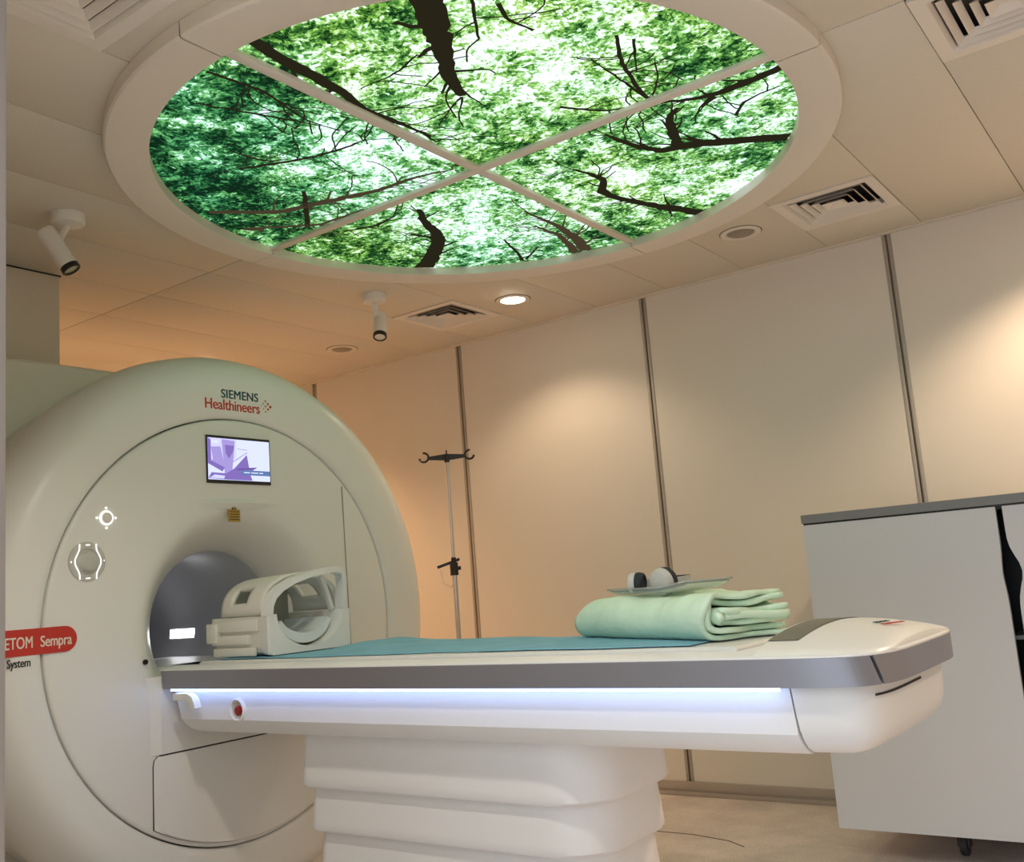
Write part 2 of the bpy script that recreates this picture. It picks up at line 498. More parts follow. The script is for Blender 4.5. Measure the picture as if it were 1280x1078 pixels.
# ------------------------------------------------------------------ backlit forest ceiling light
BR=[
[(-1.26,1.55,0.0297),(-1.331,1.647,0.0304),(-1.397,1.77,0.0276),(-1.457,1.866,0.0184),(-1.516,1.948,0.017),(-1.563,2.067,0.0085)],
[(-1.738,1.426,0.0149),(-1.77,1.574,0.0156),(-1.773,1.697,0.0149),(-1.784,1.824,0.0127),(-1.81,1.927,0.0092),(-1.794,2.06,0.0057),(-1.786,2.194,0.0042)],
[(-0.942,3.044,0.0198),(-1.067,2.949,0.0205),(-1.239,2.832,0.0198),(-1.319,2.817,0.0141),(-1.361,2.732,0.0099),(-1.387,2.623,0.0064),(-1.394,2.561,0.0022)],
[(-1.269,2.835,0.017),(-1.222,2.674,0.012),(-1.187,2.597,0.0099),(-1.145,2.576,0.0057)],
[(-0.802,2.567,0.0141),(-0.999,2.579,0.0135),(-1.048,2.576,0.0099),(-1.14,2.526,0.005),(-1.21,2.483,0.0028)],
[(-1.034,2.584,0.0113),(-1.093,2.621,0.005)],
[(-1.388,3.519,0.0248),(-1.463,3.461,0.0219),(-1.568,3.229,0.0163),(-1.635,3.046,0.012),(-1.637,2.937,0.0135),(-1.586,2.89,0.0099),(-1.581,2.817,0.0085),(-1.61,2.711,0.0028)],
[(-2.66,3.129,0.0355),(-2.506,3.025,0.0269),(-2.368,2.909,0.0227),(-2.307,2.819,0.0163),(-2.268,2.701,0.0135),(-2.195,2.596,0.0057)],
[(-2.054,3.544,0.0241),(-1.972,3.313,0.017),(-1.949,3.178,0.012),(-1.943,3.083,0.0085),(-1.945,2.9,0.0036)],
[(-2.069,3.465,0.0163),(-1.996,3.219,0.0085),(-2.005,3.052,0.0036)],
[(-2.712,2.077,0.0106),(-2.55,2.254,0.0127),(-2.333,2.318,0.0127),(-2.19,2.368,0.0092),(-2.016,2.379,0.0057),(-1.896,2.422,0.0028)],
[(-2.36,1.929,0.005),(-2.242,1.991,0.0057),(-2.114,2.041,0.005),(-1.997,2.064,0.0042),(-1.961,2.062,0.0028)],
[(-2.276,1.833,0.0028),(-2.267,1.948,0.005),(-2.203,1.99,0.0014)],
[(-1.252,1.722,0.0036),(-1.347,1.867,0.0028)],
[(-1.216,1.777,0.005),(-1.244,1.857,0.0042),(-1.218,1.93,0.0014)],
[(-1.08,2.097,0.0036),(-1.138,2.23,0.005),(-1.179,2.402,0.005),(-1.183,2.483,0.0028)],
[(-1.19,2.151,0.0014),(-1.184,2.365,0.0036),(-1.184,2.469,0.0036)],
[(-1.056,2.146,0.0036),(-1.131,2.294,0.0014)],
[(-1.398,2.317,0.005),(-1.308,2.441,0.0042),(-1.188,2.478,0.0028)],
[(-2.176,3.084,0.0036),(-2.239,3.27,0.005),(-2.297,3.391,0.0071)],
[(-2.139,3.267,0.0036),(-2.261,3.353,0.0057)],
[(-1.036,2.749,0.0042),(-0.985,2.679,0.0042),(-0.864,2.667,0.0022)],
[(-2.106,1.58,0.0028),(-2.032,1.752,0.0042),(-1.968,1.906,0.0022)],
[(-1.95,1.497,0.0042),(-1.926,1.665,0.0042),(-1.971,1.847,0.0028),(-1.953,1.972,0.0014)],
[(-1.816,1.901,0.0071),(-1.794,2.025,0.0064),(-1.787,2.14,0.0042),(-1.799,2.228,0.0028)],
[(-1.734,1.836,0.0014),(-1.594,1.844,0.0028),(-1.511,1.814,0.0022)],
[(-1.791,1.861,0.0028),(-1.826,1.993,0.0028),(-1.812,2.115,0.0022)],
[(-2.535,2.552,0.0042),(-2.414,2.6,0.0071),(-2.293,2.579,0.0028)],
[(-2.356,2.192,0.0057),(-2.594,2.425,0.0078)],
[(-2.719,2.323,0.0135),(-2.77,2.254,0.0078),(-2.547,2.441,0.0064),(-2.329,2.45,0.0042)],
]
BL= [(-1.973,2.144,0.16,-0.35,0.5),(-2.247,2.164,0.12,-0.25,0.3),(-1.217,2.044,0.22,-0.28,0.6),(-1.473,2.143,0.2,-0.15,0.5),(-2.189,2.751,0.16,-0.25,0.4),(-2.182,3.147,0.15,-0.2,0.2),(-1.041,2.672,0.13,-0.3,0.5),(-1.221,3.244,0.12,-0.3,0.6),(-1.509,2.941,0.14,-0.18,0.9),(-1.685,1.699,0.15,-0.12,0.7),(-1.936,1.567,0.14,0.35,0.15),(-2.412,1.774,0.2,0.28,0.2),(-2.624,2.005,0.18,0.3,0.1),(-2.732,2.334,0.15,0.4,0.6),(-0.913,2.363,0.15,0.3,0.45),(-1.181,2.715,0.12,0.15,0.2),(-1.13,3.1,0.15,0.18,0.35),(-1.484,1.639,0.2,0.12,0.85),(-2.62,2.721,0.15,0.22,0.95),(-1.092,1.963,0.2,0.05,0.85),(-1.861,3.369,0.1,0.3,0.5),(-2.152,1.882,0.2,0.1,0.05),(-1.744,2.221,0.15,0.1,0.55),(-1.638,2.407,0.18,0.12,0.6),(-2.678,2.871,0.1,0.25,0.7),(-2.098,3.313,0.12,0.12,0.3),(-1.614,3.382,0.1,0.3,0.6),(-1.66,1.568,0.12,0.15,0.75),(-2.36,3.162,0.1,0.15,0.2),(-2.462,2.179,0.15,0.2,0.2)]
LC = (-1.822, 2.468)
RO, RI, RD = 1.142, 1.018, 0.042
lt = thing('ceiling_light', (LC[0], LC[1], H), 'large round backlit ceiling light showing a leafy forest canopy', 'ceiling light')
ZP = H - .010
for q in range(4):
    a0, a1 = q * math.pi / 2 + .006, (q + 1) * math.pi / 2 - .006
    MB().lathe([(RI, H - .004), (RI, H - RD), (RI + .004, H - RD - .002), (RO - .006, H - RD - .002), (RO, H - RD + .004), (RO, H - .001), (RI, H - .001)], (LC[0], LC[1], 0), 'Z', 40, q * math.pi / 2 + .0012, (q + 1) * math.pi / 2 - .0012).build('ring_segment', M['ring'], lt)
# T bars crossing under the panels
MB().box(LC[0] - RI, LC[0] + RI, LC[1] - .017, LC[1] + .017, H - .026, H - .012, .002).build('cross_bar', M['ring'], lt)
MB().box(LC[0] - .017, LC[0] + .017, LC[1] - RI, LC[1] - .0171, H - .026, H - .012, .002).box(LC[0] - .017, LC[0] + .017, LC[1] + .0171, LC[1] + RI, H - .026, H - .012, .002).build('cross_bar', M['ring'], lt)

def print_attr(x, y, q):
    base_hue = {2: .25, 3: .85, 0: .6, 1: .5}[q]
    d, hs, hw = .525, base_hue * .6, .6
    for bx, by, br, bd, bh in BL:
        g = math.exp(-((x - bx) ** 2 + (y - by) ** 2) / (2 * br * br))
        d += bd * g * .62
        hs += bh * g; hw += g
    return d, hs / hw

def clip_ok(x, y, q):
    dx, dy = x - LC[0], y - LC[1]
    return math.hypot(dx, dy) < RI + .01
rnd = random.Random(3)
def branch_strips():
    """flat printed branches: tapered ragged strips in panel coordinates, as quads"""
    out = []
    def strip(pts, brown):
        fine = []
        for (x0, y0, w0), (x1, y1, w1) in zip(pts, pts[1:]):
            n = max(2, int(math.hypot(x1 - x0, y1 - y0) / .018))
            for k in range(n):
                t = k / n
                fine.append((x0 + (x1 - x0) * t, y0 + (y1 - y0) * t, w0 + (w1 - w0) * t))
        fine.append(pts[-1])
        # soften corners and roughen
        for _ in range(2):
            fine = [fine[0]] + [tuple((fine[i - 1][c] + 2 * fine[i][c] + fine[i + 1][c]) / 4 for c in range(3)) for i in range(1, len(fine) - 1)] + [fine[-1]]
        L_, R_ = [], []
        for i, (x, y, wd) in enumerate(fine):
            a = fine[max(0, i - 1)]; b = fine[min(len(fine) - 1, i + 1)]
            dx, dy = b[0] - a[0], b[1] - a[1]
            l = math.hypot(dx, dy) or 1
            nx, ny = -dy / l, dx / l
            wd = max(wd * 1.3, .0024)
            jx, jy = rnd.gauss(0, .0012), rnd.gauss(0, .0012)
            L_.append((x + nx * wd * (1 + rnd.gauss(0, .12)) + jx, y + ny * wd * (1 + rnd.gauss(0, .12)) + jy))
            R_.append((x - nx * wd * (1 + rnd.gauss(0, .12)) + jx, y - ny * wd * (1 + rnd.gauss(0, .12)) + jy))
        for i in range(len(L_) - 1):
            out.append((L_[i], L_[i + 1], R_[i + 1], R_[i], brown))
        return fine
    for bi, b in enumerate(BR):
        fine = strip(b, bi in (8, 9, 10, 29))
        # twigs
        L = len(fine)
        for _ in range(max(3, L // 3)):
            i = rnd.randrange(L // 4, L)
            x, y, wd = fine[i]
            a = fine[max(0, i - 1)]; c = fine[min(L - 1, i + 1)]
            ang = math.atan2(c[1] - a[1], c[0] - a[0]) + rnd.choice((-1, 1)) * rnd.uniform(.4, 1.2)
            tw = [(x, y, max(.0022, wd * .35))]
            for s in range(rnd.randint(2, 5)):
                ang += rnd.gauss(0, .35)
                x += math.cos(ang) * rnd.uniform(.025, .06); y += math.sin(ang) * rnd.uniform(.025, .06)
                tw.append((x, y, max(.0010, tw[-1][2] * .7)))
            strip(tw, bi in (8, 9, 10, 29))
    return out
QUADS = branch_strips()
for q in range(4):
    mb = MB()
    lay = mb.bm.verts.layers.float_color.new('print')
    nr, na = 46, 46
    V = []
    for i in range(nr + 1):
        row = []
        for j in range(na + 1):
            r = (RI + .002) * i / nr; a = q * math.pi / 2 + math.pi / 2 * j / na
            x, y = LC[0] + r * math.cos(a), LC[1] + r * math.sin(a)
            v = mb.bm.verts.new((x, y, ZP))
            d, hu = print_attr(x, y, q)
            v[lay] = (d, hu, 0, 1)
            row.append(v)
        V.append(row)
    for i in range(nr):
        for j in range(na):
            if i == 0: f = mb.bm.faces.new((V[0][0] if j == 0 else V[0][j], V[1][j], V[1][j + 1]))
            else: f = mb.bm.faces.new((V[i][j], V[i + 1][j], V[i + 1][j + 1], V[i][j + 1]))
    z = ZP - .0008
    for a, b, c, d, brown in QUADS:
        mx_, my_ = (a[0] + c[0]) / 2 - LC[0], (a[1] + c[1]) / 2 - LC[1]
        qq = int((math.atan2(my_, mx_) % (2 * math.pi)) // (math.pi / 2))
        if qq != q or max(math.hypot(p[0] - LC[0], p[1] - LC[1]) for p in (a, b, c, d)) > RI + .004: continue
        f = mb.bm.faces.new([mb.bm.verts.new((p[0], p[1], z)) for p in (a, b, c, d)])
        f.material_index = 2 if brown else 1
    mb.build('light_panel', [M['forest'], M['branch'], M['branch_brown']], lt, smooth=0, fixn=False,
             label=['panel with a dark forked branch entering from the right edge', 'panel with a crooked brown trunk rising from the rim', 'teal green panel with thin leaning branches', 'yellow green panel with a thick dark trunk'][q])

# ------------------------------------------------------------------ air vents
def vent_at(x0, y0, label):
    t = thing('air_vent', (x0 + .2, y0 + .2, H), label, 'air vent', 'square louvred ceiling vents')
    cx, cy = x0 + .2, y0 + .2
    def ring(h0, z0, h1, z1, th=.003):
        mb = MB()
        sq = lambda hh, z: [(cx - hh, cy - hh, z), (cx + hh, cy - hh, z), (cx + hh, cy + hh, z), (cx - hh, cy + hh, z)]
        mb.loft([sq(h0, z0), sq(h1, z1), sq(h1 - th, z1 + th * .3), sq(h0 - th, z0 + th * .3), sq(h0, z0)], cap0=False, cap1=False)
        bmesh.ops.remove_doubles(mb.bm, verts=mb.bm.verts[:], dist=1e-6)
        return mb
    mb = MB()
    sq = lambda hh, z: [(cx - hh, cy - hh, z), (cx + hh, cy - hh, z), (cx + hh, cy + hh, z), (cx - hh, cy + hh, z)]
    mb.loft([sq(.198, H + .006), sq(.198, H - .004), sq(.160, H - .004), sq(.150, H + .008), sq(.150, H + .03), sq(.198, H + .006)], cap0=False, cap1=False)
    mb.build('frame', M['vent'], t, smooth=0)
    for h in (.142, .108, .074):
        ring(h - .016, H + .014, h, H - .002, .0015).build('louvre', M['vent'], t, smooth=0)
    MB().loft([sq(.1505, H + .0305), sq(.1505, H + .066)], cap0=False).build('plenum', M['black'], t, smooth=0)
    mb = MB().loft([sq(.044, H - .002), sq(.020, H + .014)], cap0=False)
    mb.build('core', M['vent'], t, smooth=0)
    return t
vent_at(*VENTS[0], 'square ceiling vent beside the lit downlight')
vent_at(*VENTS[1], 'square ceiling vent beside the unlit downlight right of the ring')
vent_at(*VENTS[2], 'square ceiling vent at the top right corner')
vent_at(*VENTS[3], 'square ceiling vent at the top left corner')

# ------------------------------------------------------------------ recessed downlights
def downlight(x, y, on, label, watts=None, col=WARM):
    t = thing('downlight', (x, y, H), label, 'downlight', 'round recessed ceiling downlights')
    MB().lathe([(.088, H - .0004), (.088, H - .0012), (.060, H - .0012)], (x, y, 0), 'Z', 40).build('gap_ring', M['seam0'], t)
    MB().lathe([(.084, H - .0005), (.084, H - .004), (.078, H - .006), (.062, H - .006), (.058, H - .002), (.058, H - .0005)], (x, y, 0), 'Z', 48).build('rim', M['ring'], t)
    MB().lathe([(.0001, H - .012), (.025, H - .0115), (.045, H - .009), (.056, H - .003), (.057, H - .001)], (x, y, 0), 'Z', 40).build('glass', M['lampon'] if on else M['lampoff'], t, label='glowing warm glass' if on else None)
    if on:
        ld = bpy.data.lights.new('downlight_beam', 'SPOT')
        ld.energy = watts or DOWNLIGHT_W
        ld.color = col
        ld.spot_size = math.radians(128); ld.spot_blend = .55
        ld.shadow_soft_size = .05
        lo = bpy.data.objects.new('downlight_beam', ld)
        COL.objects.link(lo)
        lo.parent = t
        lo.location = (0, 0, -.03)
    return t
downlight(-2.672, 3.822, True, 'glowing downlight beside the vent above the pole stand', 17)
downlight(-1.472, 3.800, False, 'unlit downlight between the ring and the right vent')
downlight(-3.875, 3.835, False, 'unlit downlight above the scanner near the wall corner')
# added lamps giving most room light
downlight(-.27, 3.81, True, 'added unseen lit downlight above the cabinet')
downlight(.93, 3.81, True, 'added unseen lit downlight far right of the cabinet')
downlight(-1.47, 1.02, True, 'added unseen lit downlight near the doorway left of centre', 34, NEUTRAL)  # added neutral lamps on the doorway side brighten scanner and table
downlight(-.27, 1.02, True, 'added unseen lit downlight near the doorway right of centre', 6, NEUTRAL)
downlight(.93, 1.6, True, 'added unseen lit downlight in the foot end corner', 26, NEUTRAL)
downlight(-4.75, 3.55, True, 'added unseen lit downlight behind the scanner near the wall', 72, (1.0, .56, .28))  # added orange lamps, hidden by the scanner, warm the wall and ceiling
downlight(-4.75, 2.45, True, 'added unseen lit downlight behind the scanner', 38, (1.0, .56, .28))

# ------------------------------------------------------------------ ceiling cameras on brackets
def spot_cam(base, p0, p1, label, lens_glow):
    b = Vector(base)
    t = thing('bullet_camera', base, label, 'camera', 'small white bullet cameras on ceiling brackets')
    MB().lathe([(.0001, H - .040), (.030, H - .040), (.052, H - .036), (.056, H - .030), (.056, H - .0005), (.0001, H - .0005)], b, 'Z', 32).build('mount', M['white'], t)
    p0, p1 = Vector(p0), Vector(p1)
    d = (p1 - p0).normalized()
    mid = p0 + (p1 - p0) * .32
    side = d.cross(Vector((0, 0, 1))).normalized()
    arm_top = Vector((b.x, b.y, H - .04))
    a2 = mid + (arm_top - mid) * .25
    a2.z = mid.z
    MB().bar([arm_top, (arm_top + a2) / 2, a2 + Vector((0, 0, -.012))], side, .013, .006).cyl(mid, a2, .008, seg=12).build('bracket', M['white'], t)
    sc = MB()
    for kk in (0, .018):
        c = a2 + Vector((.007, -.003, kk))
        sc.cyl(c - Vector((0, 0, 0)), c + Vector((.003, -.003, 0)), .0028, seg=10)
    sc.build('screw', M['black'], t)
    u = d.orthogonal().normalized(); v = d.cross(u)
    L = (p1 - p0).length
    prof = [(.0001, 0), (.026, 0), (.031, .006), (.031, L - .018)]
    rg = lambda r, s: [p0 + d * s + (u * math.cos(a) + v * math.sin(a)) * r for a in (2 * math.pi * i / 32 for i in range(32))]
    MB().loft([rg(r, s) for r, s in [(.024, 0), (.031, .006), (.031, L - .018)]]).build('body', M['white'], t)
    MB().loft([rg(r, s) for r, s in [(.0312, L - .018), (.0318, L - .002), (.030, L), (.025, L), (.024, L - .006)]], cap1=False).build('lens_ring', M['black'], t)
    MB().loft([rg(r, s) for r, s in [(.025, L - .008), (.025, L - .004)]]).build('lens', M['white'] if lens_glow else M['chrome'], t)
    return t
spot_cam((-3.07, 1.762, H), (-3.09, 1.690, 2.345), (-3.03, 1.752, 2.200), 'white bullet camera hanging left of the round ceiling light', False)
spot_cam((-3.05, 3.242, H), (-3.06, 3.290, 2.330), (-3.03, 3.245, 2.205), 'white bullet camera hanging below the ring between vent and downlight', True)

# ------------------------------------------------------------------ scanner
YC, ZC, X0 = 2.235, 0.975, -2.80
M['seam'] = pbr('pale_seam', (0.30, 0.28, 0.24), 0.6)
sn = thing('mri_scanner', (-3.5, YC, 0), 'large cream ring shaped scanner with a grey round tunnel', 'scanner')
oh = MB().lathe([(.700, -2.845), (.7185, -2.84), (.7185, -2.808), (.7225, -2.801), (.735, -2.796), (.745, -2.795), (.81, -2.7955), (.845, -2.799), (.88, -2.812), (.911, -2.838), (.934, -2.875), (.949, -2.915), (.954, -2.96), (.948, -3.02), (.92, -3.12), (.90, -3.33), (.88, -3.38), (.85, -3.40), (.30, -3.40)], (0, YC, ZC), 'X', 144)
for v in oh.bm.verts:          # the outer rim sits slightly higher than the round front cover
    k = max(0, min(1, (math.hypot(v.co.y - YC, v.co.z - ZC) - .745) / .16))
    v.co.y += .045 * k; v.co.z += .016 * k
oh.build('outer_housing', M['cover'], sn, 50)
fc = MB().lathe([(.700, -2.842), (.7135, -2.835), (.7135, -2.806), (.7105, -2.801), (.70, -2.7985), (.60, -2.797), (.44, -2.7975), (.405, -2.801), (.382, -2.809), (.350, -2.842), (.308, -2.895), (.276, -2.940), (.268, -2.957), (.265, -2.975)], (0, YC, ZC), 'X', 144).build('front_cover', M['cover'], sn, 50)
MB().lathe([(.2655, -2.973), (.264, -2.978), (.264, -4.20), (.0001, -4.20)], (0, YC, ZC), 'X', 96).build('bore_liner', M['liner'], sn, 50, label='dark grey tunnel lining')
MB().lathe([(.716, -2.832), (.716, -2.838), (.700, -2.838), (.700, -2.832), (.716, -2.832)], (0, YC, ZC), 'X', 96).build('seam_gasket', M['gap'], sn)
# lit strip inside the tunnel
ang0, ang1 = math.asin((.926 - ZC) / .264), math.asin((.961 - ZC) / .264)
MB().lathe([(.2630, -3.60), (.2630, -3.44)], (0, YC, ZC), 'X', 6, ang0, ang1).build('bore_light', M['borelight'], sn, label='glowing white strip inside the tunnel')
def rrect(y0, y1, z0, z1, r, x, n=8):
    P = []
    for cy, cz, a in ((y1 - r, z1 - r, 0), (y0 + r, z1 - r, 90), (y0 + r, z0 + r, 180), (y1 - r, z0 + r, 270)):
        for k in range(n + 1):
            t = math.radians(a + 90 * k / n)
            P.append((x, cy + r * math.cos(t), cz + r * math.sin(t)))
    return P
MB().loft([rrect(1.93, 2.54, .67, 1.28, .29, -3.385), rrect(1.46, 2.93, .04, 1.955, .34, -3.385), rrect(1.44, 2.95, .02, 1.968, .34, -3.40), rrect(1.44, 2.95, .02, 1.968, .34, -4.20), rrect(1.50, 2.89, .06, 1.92, .32, -4.24)], cap0=False).build('rear_body', M['rear'], sn, 40)
MB().box(-4.1, -3.0, 1.62, 2.85, 0, .16, .02).build('plinth', M['rear'], sn)
# docking cover and service cover under the table
Z1 = .6
MB().loft([[(-2.801, 1.850, z), (-2.786, 1.893, z), (-2.786, 2.600, z), (-2.801, 2.64, z)] for z in (Z1, .838)]).build('docking_cover', M['cover'], sn, 0)
arc = []
a0 = math.atan2(.382 - ZC, 1.868 - YC); a1 = math.atan2(.45 - ZC, 2.66 - YC)
for k in range(25):
    a = a0 + (a1 - a0) * k / 24
    arc.append((YC + .700 * math.cos(a), ZC + .700 * math.sin(a)))
poly = [(1.868, .565), (1.872, .585), (1.885, .595), (2.60, .595)] + [arc[24]] + arc[23::-1]
front = [(min(max(y, 1.893), 2.62) if y < 1.9 else y, z) for y, z in poly]
MB().loft([[(-2.801, y, z) for y, z in poly], [(-2.7945, y, z) for y, z in poly], [(-2.786, y, z + (.004 if z < .5 else 0)) for y, z in front]]).build('service_cover', M['cover'], sn, 25)
MB().loft([[(x, y + (.0022 if y > 2.2 else -.0022) * 1.2, z) for y, z in poly] for x in (-2.7995, -2.7950)]).build('cover_gap', M['gap'], sn, 0)
MB().box(-2.800, -2.7868, 1.890, 2.62, .5955, .5995).build('cover_gap', M['gap'], sn, 0)
# narrow service door seam right of the tunnel
dpoly = [(2.737, .84), (2.733, 1.12), (2.730, 1.468)]
MB().bar([(-2.7975, y - .0022, z) for y, z in dpoly], (0, 1, 0), .0020, .0018).build('door_seam', M['seam'], sn, 0)
# brow above the tunnel
rings = []
for k in range(21):
    t = k / 20
    y = 2.0 + .43 * t; g = math.sin(math.pi * t) ** .8
    rings.append([(-2.7985, y, 1.397 + .012 * g), (-2.7985 + .0115 * g + .0004, y, 1.393), (-2.7985, y, 1.392 - .02 * g - .001)])
MB().loft(rings).build('brow', M['cover'], sn, 60)
# screen
SX = -2.7965
s = MB().box(SX, SX + .005, 2.095, 2.371, 1.460, 1.627, .0012).build('display_screen', M['black'], sn, 0, label='small screen with a violet picture of a sailing ship')
m = MB()
u0, u1, v1, v0 = 2.099, 2.367, 1.472, 1.618
def SP(pts, mi, dx):
    m.mi = mi
    m.face([(SX + .0053 + dx, u0 + (u1 - u0) * a, v0 + (v1 - v0) * b) for a, b in pts])
SP([(0, 0), (1, 0), (1, 1), (0, 1)], 1, 0)
SP([(0, 0), (.45, 0), (.45, .45), (.2, .62), (0, .55)], 0, .0001)
SP([(.22, .02), (.43, .04), (.40, .5), (.36, .95), (.26, .95), (.24, .5)], 3, .0002)
SP([(.27, .15), (.42, .16), (.40, .30), (.33, .48), (.28, .35)], 2, .0003)
SP([(.0, .0), (.05, .05), (.05, .55), (.26, .70), (.22, .80), (0, .62)], 2, .0003)
SP([(.05, .22), (.20, .20), (.24, .52), (.08, .52)], 3, .0002)
SP([(.06, .52), (.24, .52), (.26, .70), (.05, .62)], 3, .00025)
SP([(.38, .76), (.62, .36), (.655, .72), (.52, .80)], 2, .0003)
SP([(.05, .83), (.28, .84), (.42, .70), (.78, .66), (.66, .80), (.70, .99), (.30, .99), (.0, .97)], 2, .0004)
SP([(.10, .88), (.26, .90), (.24, .97), (.02, .96)], 0, .0005)
SP([(.44, .72), (.78, .665), (.76, .69), (.46, .745)], 4, .0005)
SP([(.62, .30), (.64, .30), (.40, .56), (.385, .55)], 3, .0003)
SP([(.47, .22), (.63, .24), (.63, .255), (.47, .235)], 3, .0003)
SP([(.52, .74), (1, .74), (1, .86), (.52, .86)], 5, .0006)
SP([(.56, .785), (.66, .785), (.66, .81), (.56, .81)], 1, .0007)
SP([(.68, .785), (.80, .785), (.80, .81), (.68, .81)], 1, .0007)
SP([(.82, .785), (.88, .785), (.88, .81), (.82, .81)], 1, .0007)
SP([(.06, .06), (.17, .06), (.17, .13), (.06, .13)], 1, .0006)
m.build('screen_image', [M['scr_bg'], M['scr_pale'], M['scr_mid'], M['scr_mid2'], M['scr_dark'], M['scr_blue']], s, 0, fixn=False)
# lettering on the housing
YD, ZD = (0, 1, 0), (0, 0, 1)
text('maker_lettering', 'SIEMENS', .0445, (-2.7949, 2.165, 1.765), YD, ZD, M['teal'], sn, bold=.0004, spacing=1.04, width=.163)
text('maker_lettering', 'Healthineers', .0530, (-2.7949, 2.094, 1.722), YD, ZD, M['orange'], sn, bold=.0005, spacing=.98, width=.238)
dots = MB()
for dy, dz, r in [(0, 0, .0052), (-.011, .010, .0042), (-.011, -.010, .0042), (-.022, .020, .0032), (-.022, 0, .0034), (-.022, -.020, .0032), (-.032, .010, .0024), (-.032, -.010, .0024), (-.042, .002, .0018)]:
    dots.cyl((-2.7958, 2.384 + dy, 1.752 + dz), (-2.7945, 2.384 + dy, 1.752 + dz), r, seg=12)
dots.build('dot_emblem', M['orange'], sn)
# red badge
bp = []
for k in range(13):
    t = math.radians(-90 + 180 * k / 12)
    bp.append((1.5845 + .037 * math.cos(t), .982 + .037 * math.sin(t)))
bp += [(1.22, 1.019), (1.22, .945)]
bd = MB().loft([[(x, y, z) for y, z in bp] for x in (-2.8015, -2.7942)]).build('name_badge', M['red'], sn, 30, label='red badge with pale lettering')
text('badge_lettering', 'MAGNETOM', .046, (-2.7936, 1.4895, .966), YD, ZD, M['textw'], bd, 'RIGHT', bold=.0003, spacing=1.02, width=.170)
text('badge_lettering', 'Sempra', .044, (-2.7936, 1.510, .966), YD, ZD, M['textw'], bd, 'LEFT', bold=.0003, spacing=.98, width=.094)
text('system_lettering', 'Dot System', .034, (-2.7949, 1.483, .915), YD, ZD, M['textk'], sn, 'RIGHT', bold=.0004, spacing=.98, width=.112)
# warning sticker: triangle above a block of lines
wp = MB().box(-2.7968, -2.7945, 2.180, 2.230, 1.327, 1.369).build('warning_sticker', M['yellow'], sn, 0, label='yellow and black warning sticker')
wl_ = MB()
for z in (1.335, 1.344, 1.353, 1.362):
    wl_.box(-2.7944, -2.7941, 2.185, 2.225, z - .0014, z + .0014)
wl_.loft([[(-2.7968, 2.194, 1.369), (-2.7968, 2.216, 1.369), (-2.7968, 2.205, 1.392)], [(-2.7945, 2.194, 1.369), (-2.7945, 2.216, 1.369), (-2.7945, 2.205, 1.392)]])
wl_.build('sticker_print', M['textk'], wp, 0)
MB().loft([[(x, 2.199, 1.3715), (x, 2.211, 1.3715), (x, 2.205, 1.385)] for x in (-2.7944, -2.7940)]).build('sticker_triangle', M['yellow'], wp, 0)

# control dials
def dial_ring(cy, cz, R, r, x, seg=40):
    return [(x, cy + R * math.cos(2 * math.pi * i / seg), cz + R * math.sin(2 * math.pi * i / seg)) for i in range(seg)]
cy, cz = 1.722, 1.337
d1 = MB().lathe([(.0001, -2.786), (.012, -2.787), (.0165, -2.791), (.0165, -2.799)], (0, cy, cz), 'X', 32).build('control_dial', M['white'], sn, label='small round dial with a glowing ring')
MB().tube(dial_ring(cy, cz, .0205, 0, -2.7955), .0024, 8, True).build('glow_ring', M['ringled'], d1)
for a in range(4):
    t = math.pi / 2 * a
    MB().cyl((-2.7975, cy + .031 * math.cos(t), cz + .031 * math.sin(t)), (-2.7955, cy + .031 * math.cos(t), cz + .031 * math.sin(t)), .0035, seg=10).build('glow_mark', M['ringled'], d1)
cy, cz = 1.657, 1.204
d2 = MB().lathe([(.040, -2.792), (.050, -2.7915), (.058, -2.793), (.0605, -2.7985)], (0, cy, cz), 'X', 48).lathe([(.040, -2.792), (.037, -2.7965), (.0001, -2.7967)], (0, cy, cz), 'X', 48).build('control_dial', M['phone'], sn, label='large round dial with glowing bracket lines')
MB().lathe([(.0001, -2.776), (.020, -2.777), (.027, -2.781), (.029, -2.79), (.029, -2.7965)], (0, cy, cz), 'X', 40).build('knob', M['phone'], d2)
for sgn in (-1, 1):
    pts = []
    for k in range(21):
        t = k / 20 * 2 - 1
        off = .027 + .015 * (math.cos(math.pi * max(-1, min(1, t * 1.25))) * .5 + .5)
        pts.append((-2.7905, cy + sgn * off, cz + t * .053))
    MB().tube(pts, .0016, 8).build('glow_line', M['ringled'], d2)
for dy, dz, r in [(-.052, 0, .0032), (.052, .002, .0026)]:
    MB().cyl((-2.7945, cy + dy, cz + dz), (-2.7918, cy + dy, cz + dz), r, seg=10).build('glow_mark', M['ringled'], d2)
for dz in (-.050, .050):
    MB().box(-2.7935, -2.7908, cy - .007, cy + .007, cz + dz - .0015, cz + dz + .0015).build('glow_mark', M['ringled'], d2, 0)
MB().lathe([(.0001, -2.797), (.0045, -2.797), (.0045, -2.7945), (.0085, -2.7945), (.0085, -2.799)], (0, 1.848, .887), 'X', 20).build('socket', M['black'], sn)

dc = MB().box(-4.15, -3.676, 1.38, 2.072, 1.98, H - .001, .003).build('duct_casing', M['plaster'])
rebase(dc, (-3.9, 1.73, 1.98))
tag(dc, 'boxed duct rising from the scanner rear to the ceiling', 'duct')
MB().box(-4.16, -3.672, 1.37, 2.076, H - .006, H - .0005).build('shadow_gap', M['gap'], dc, 0)

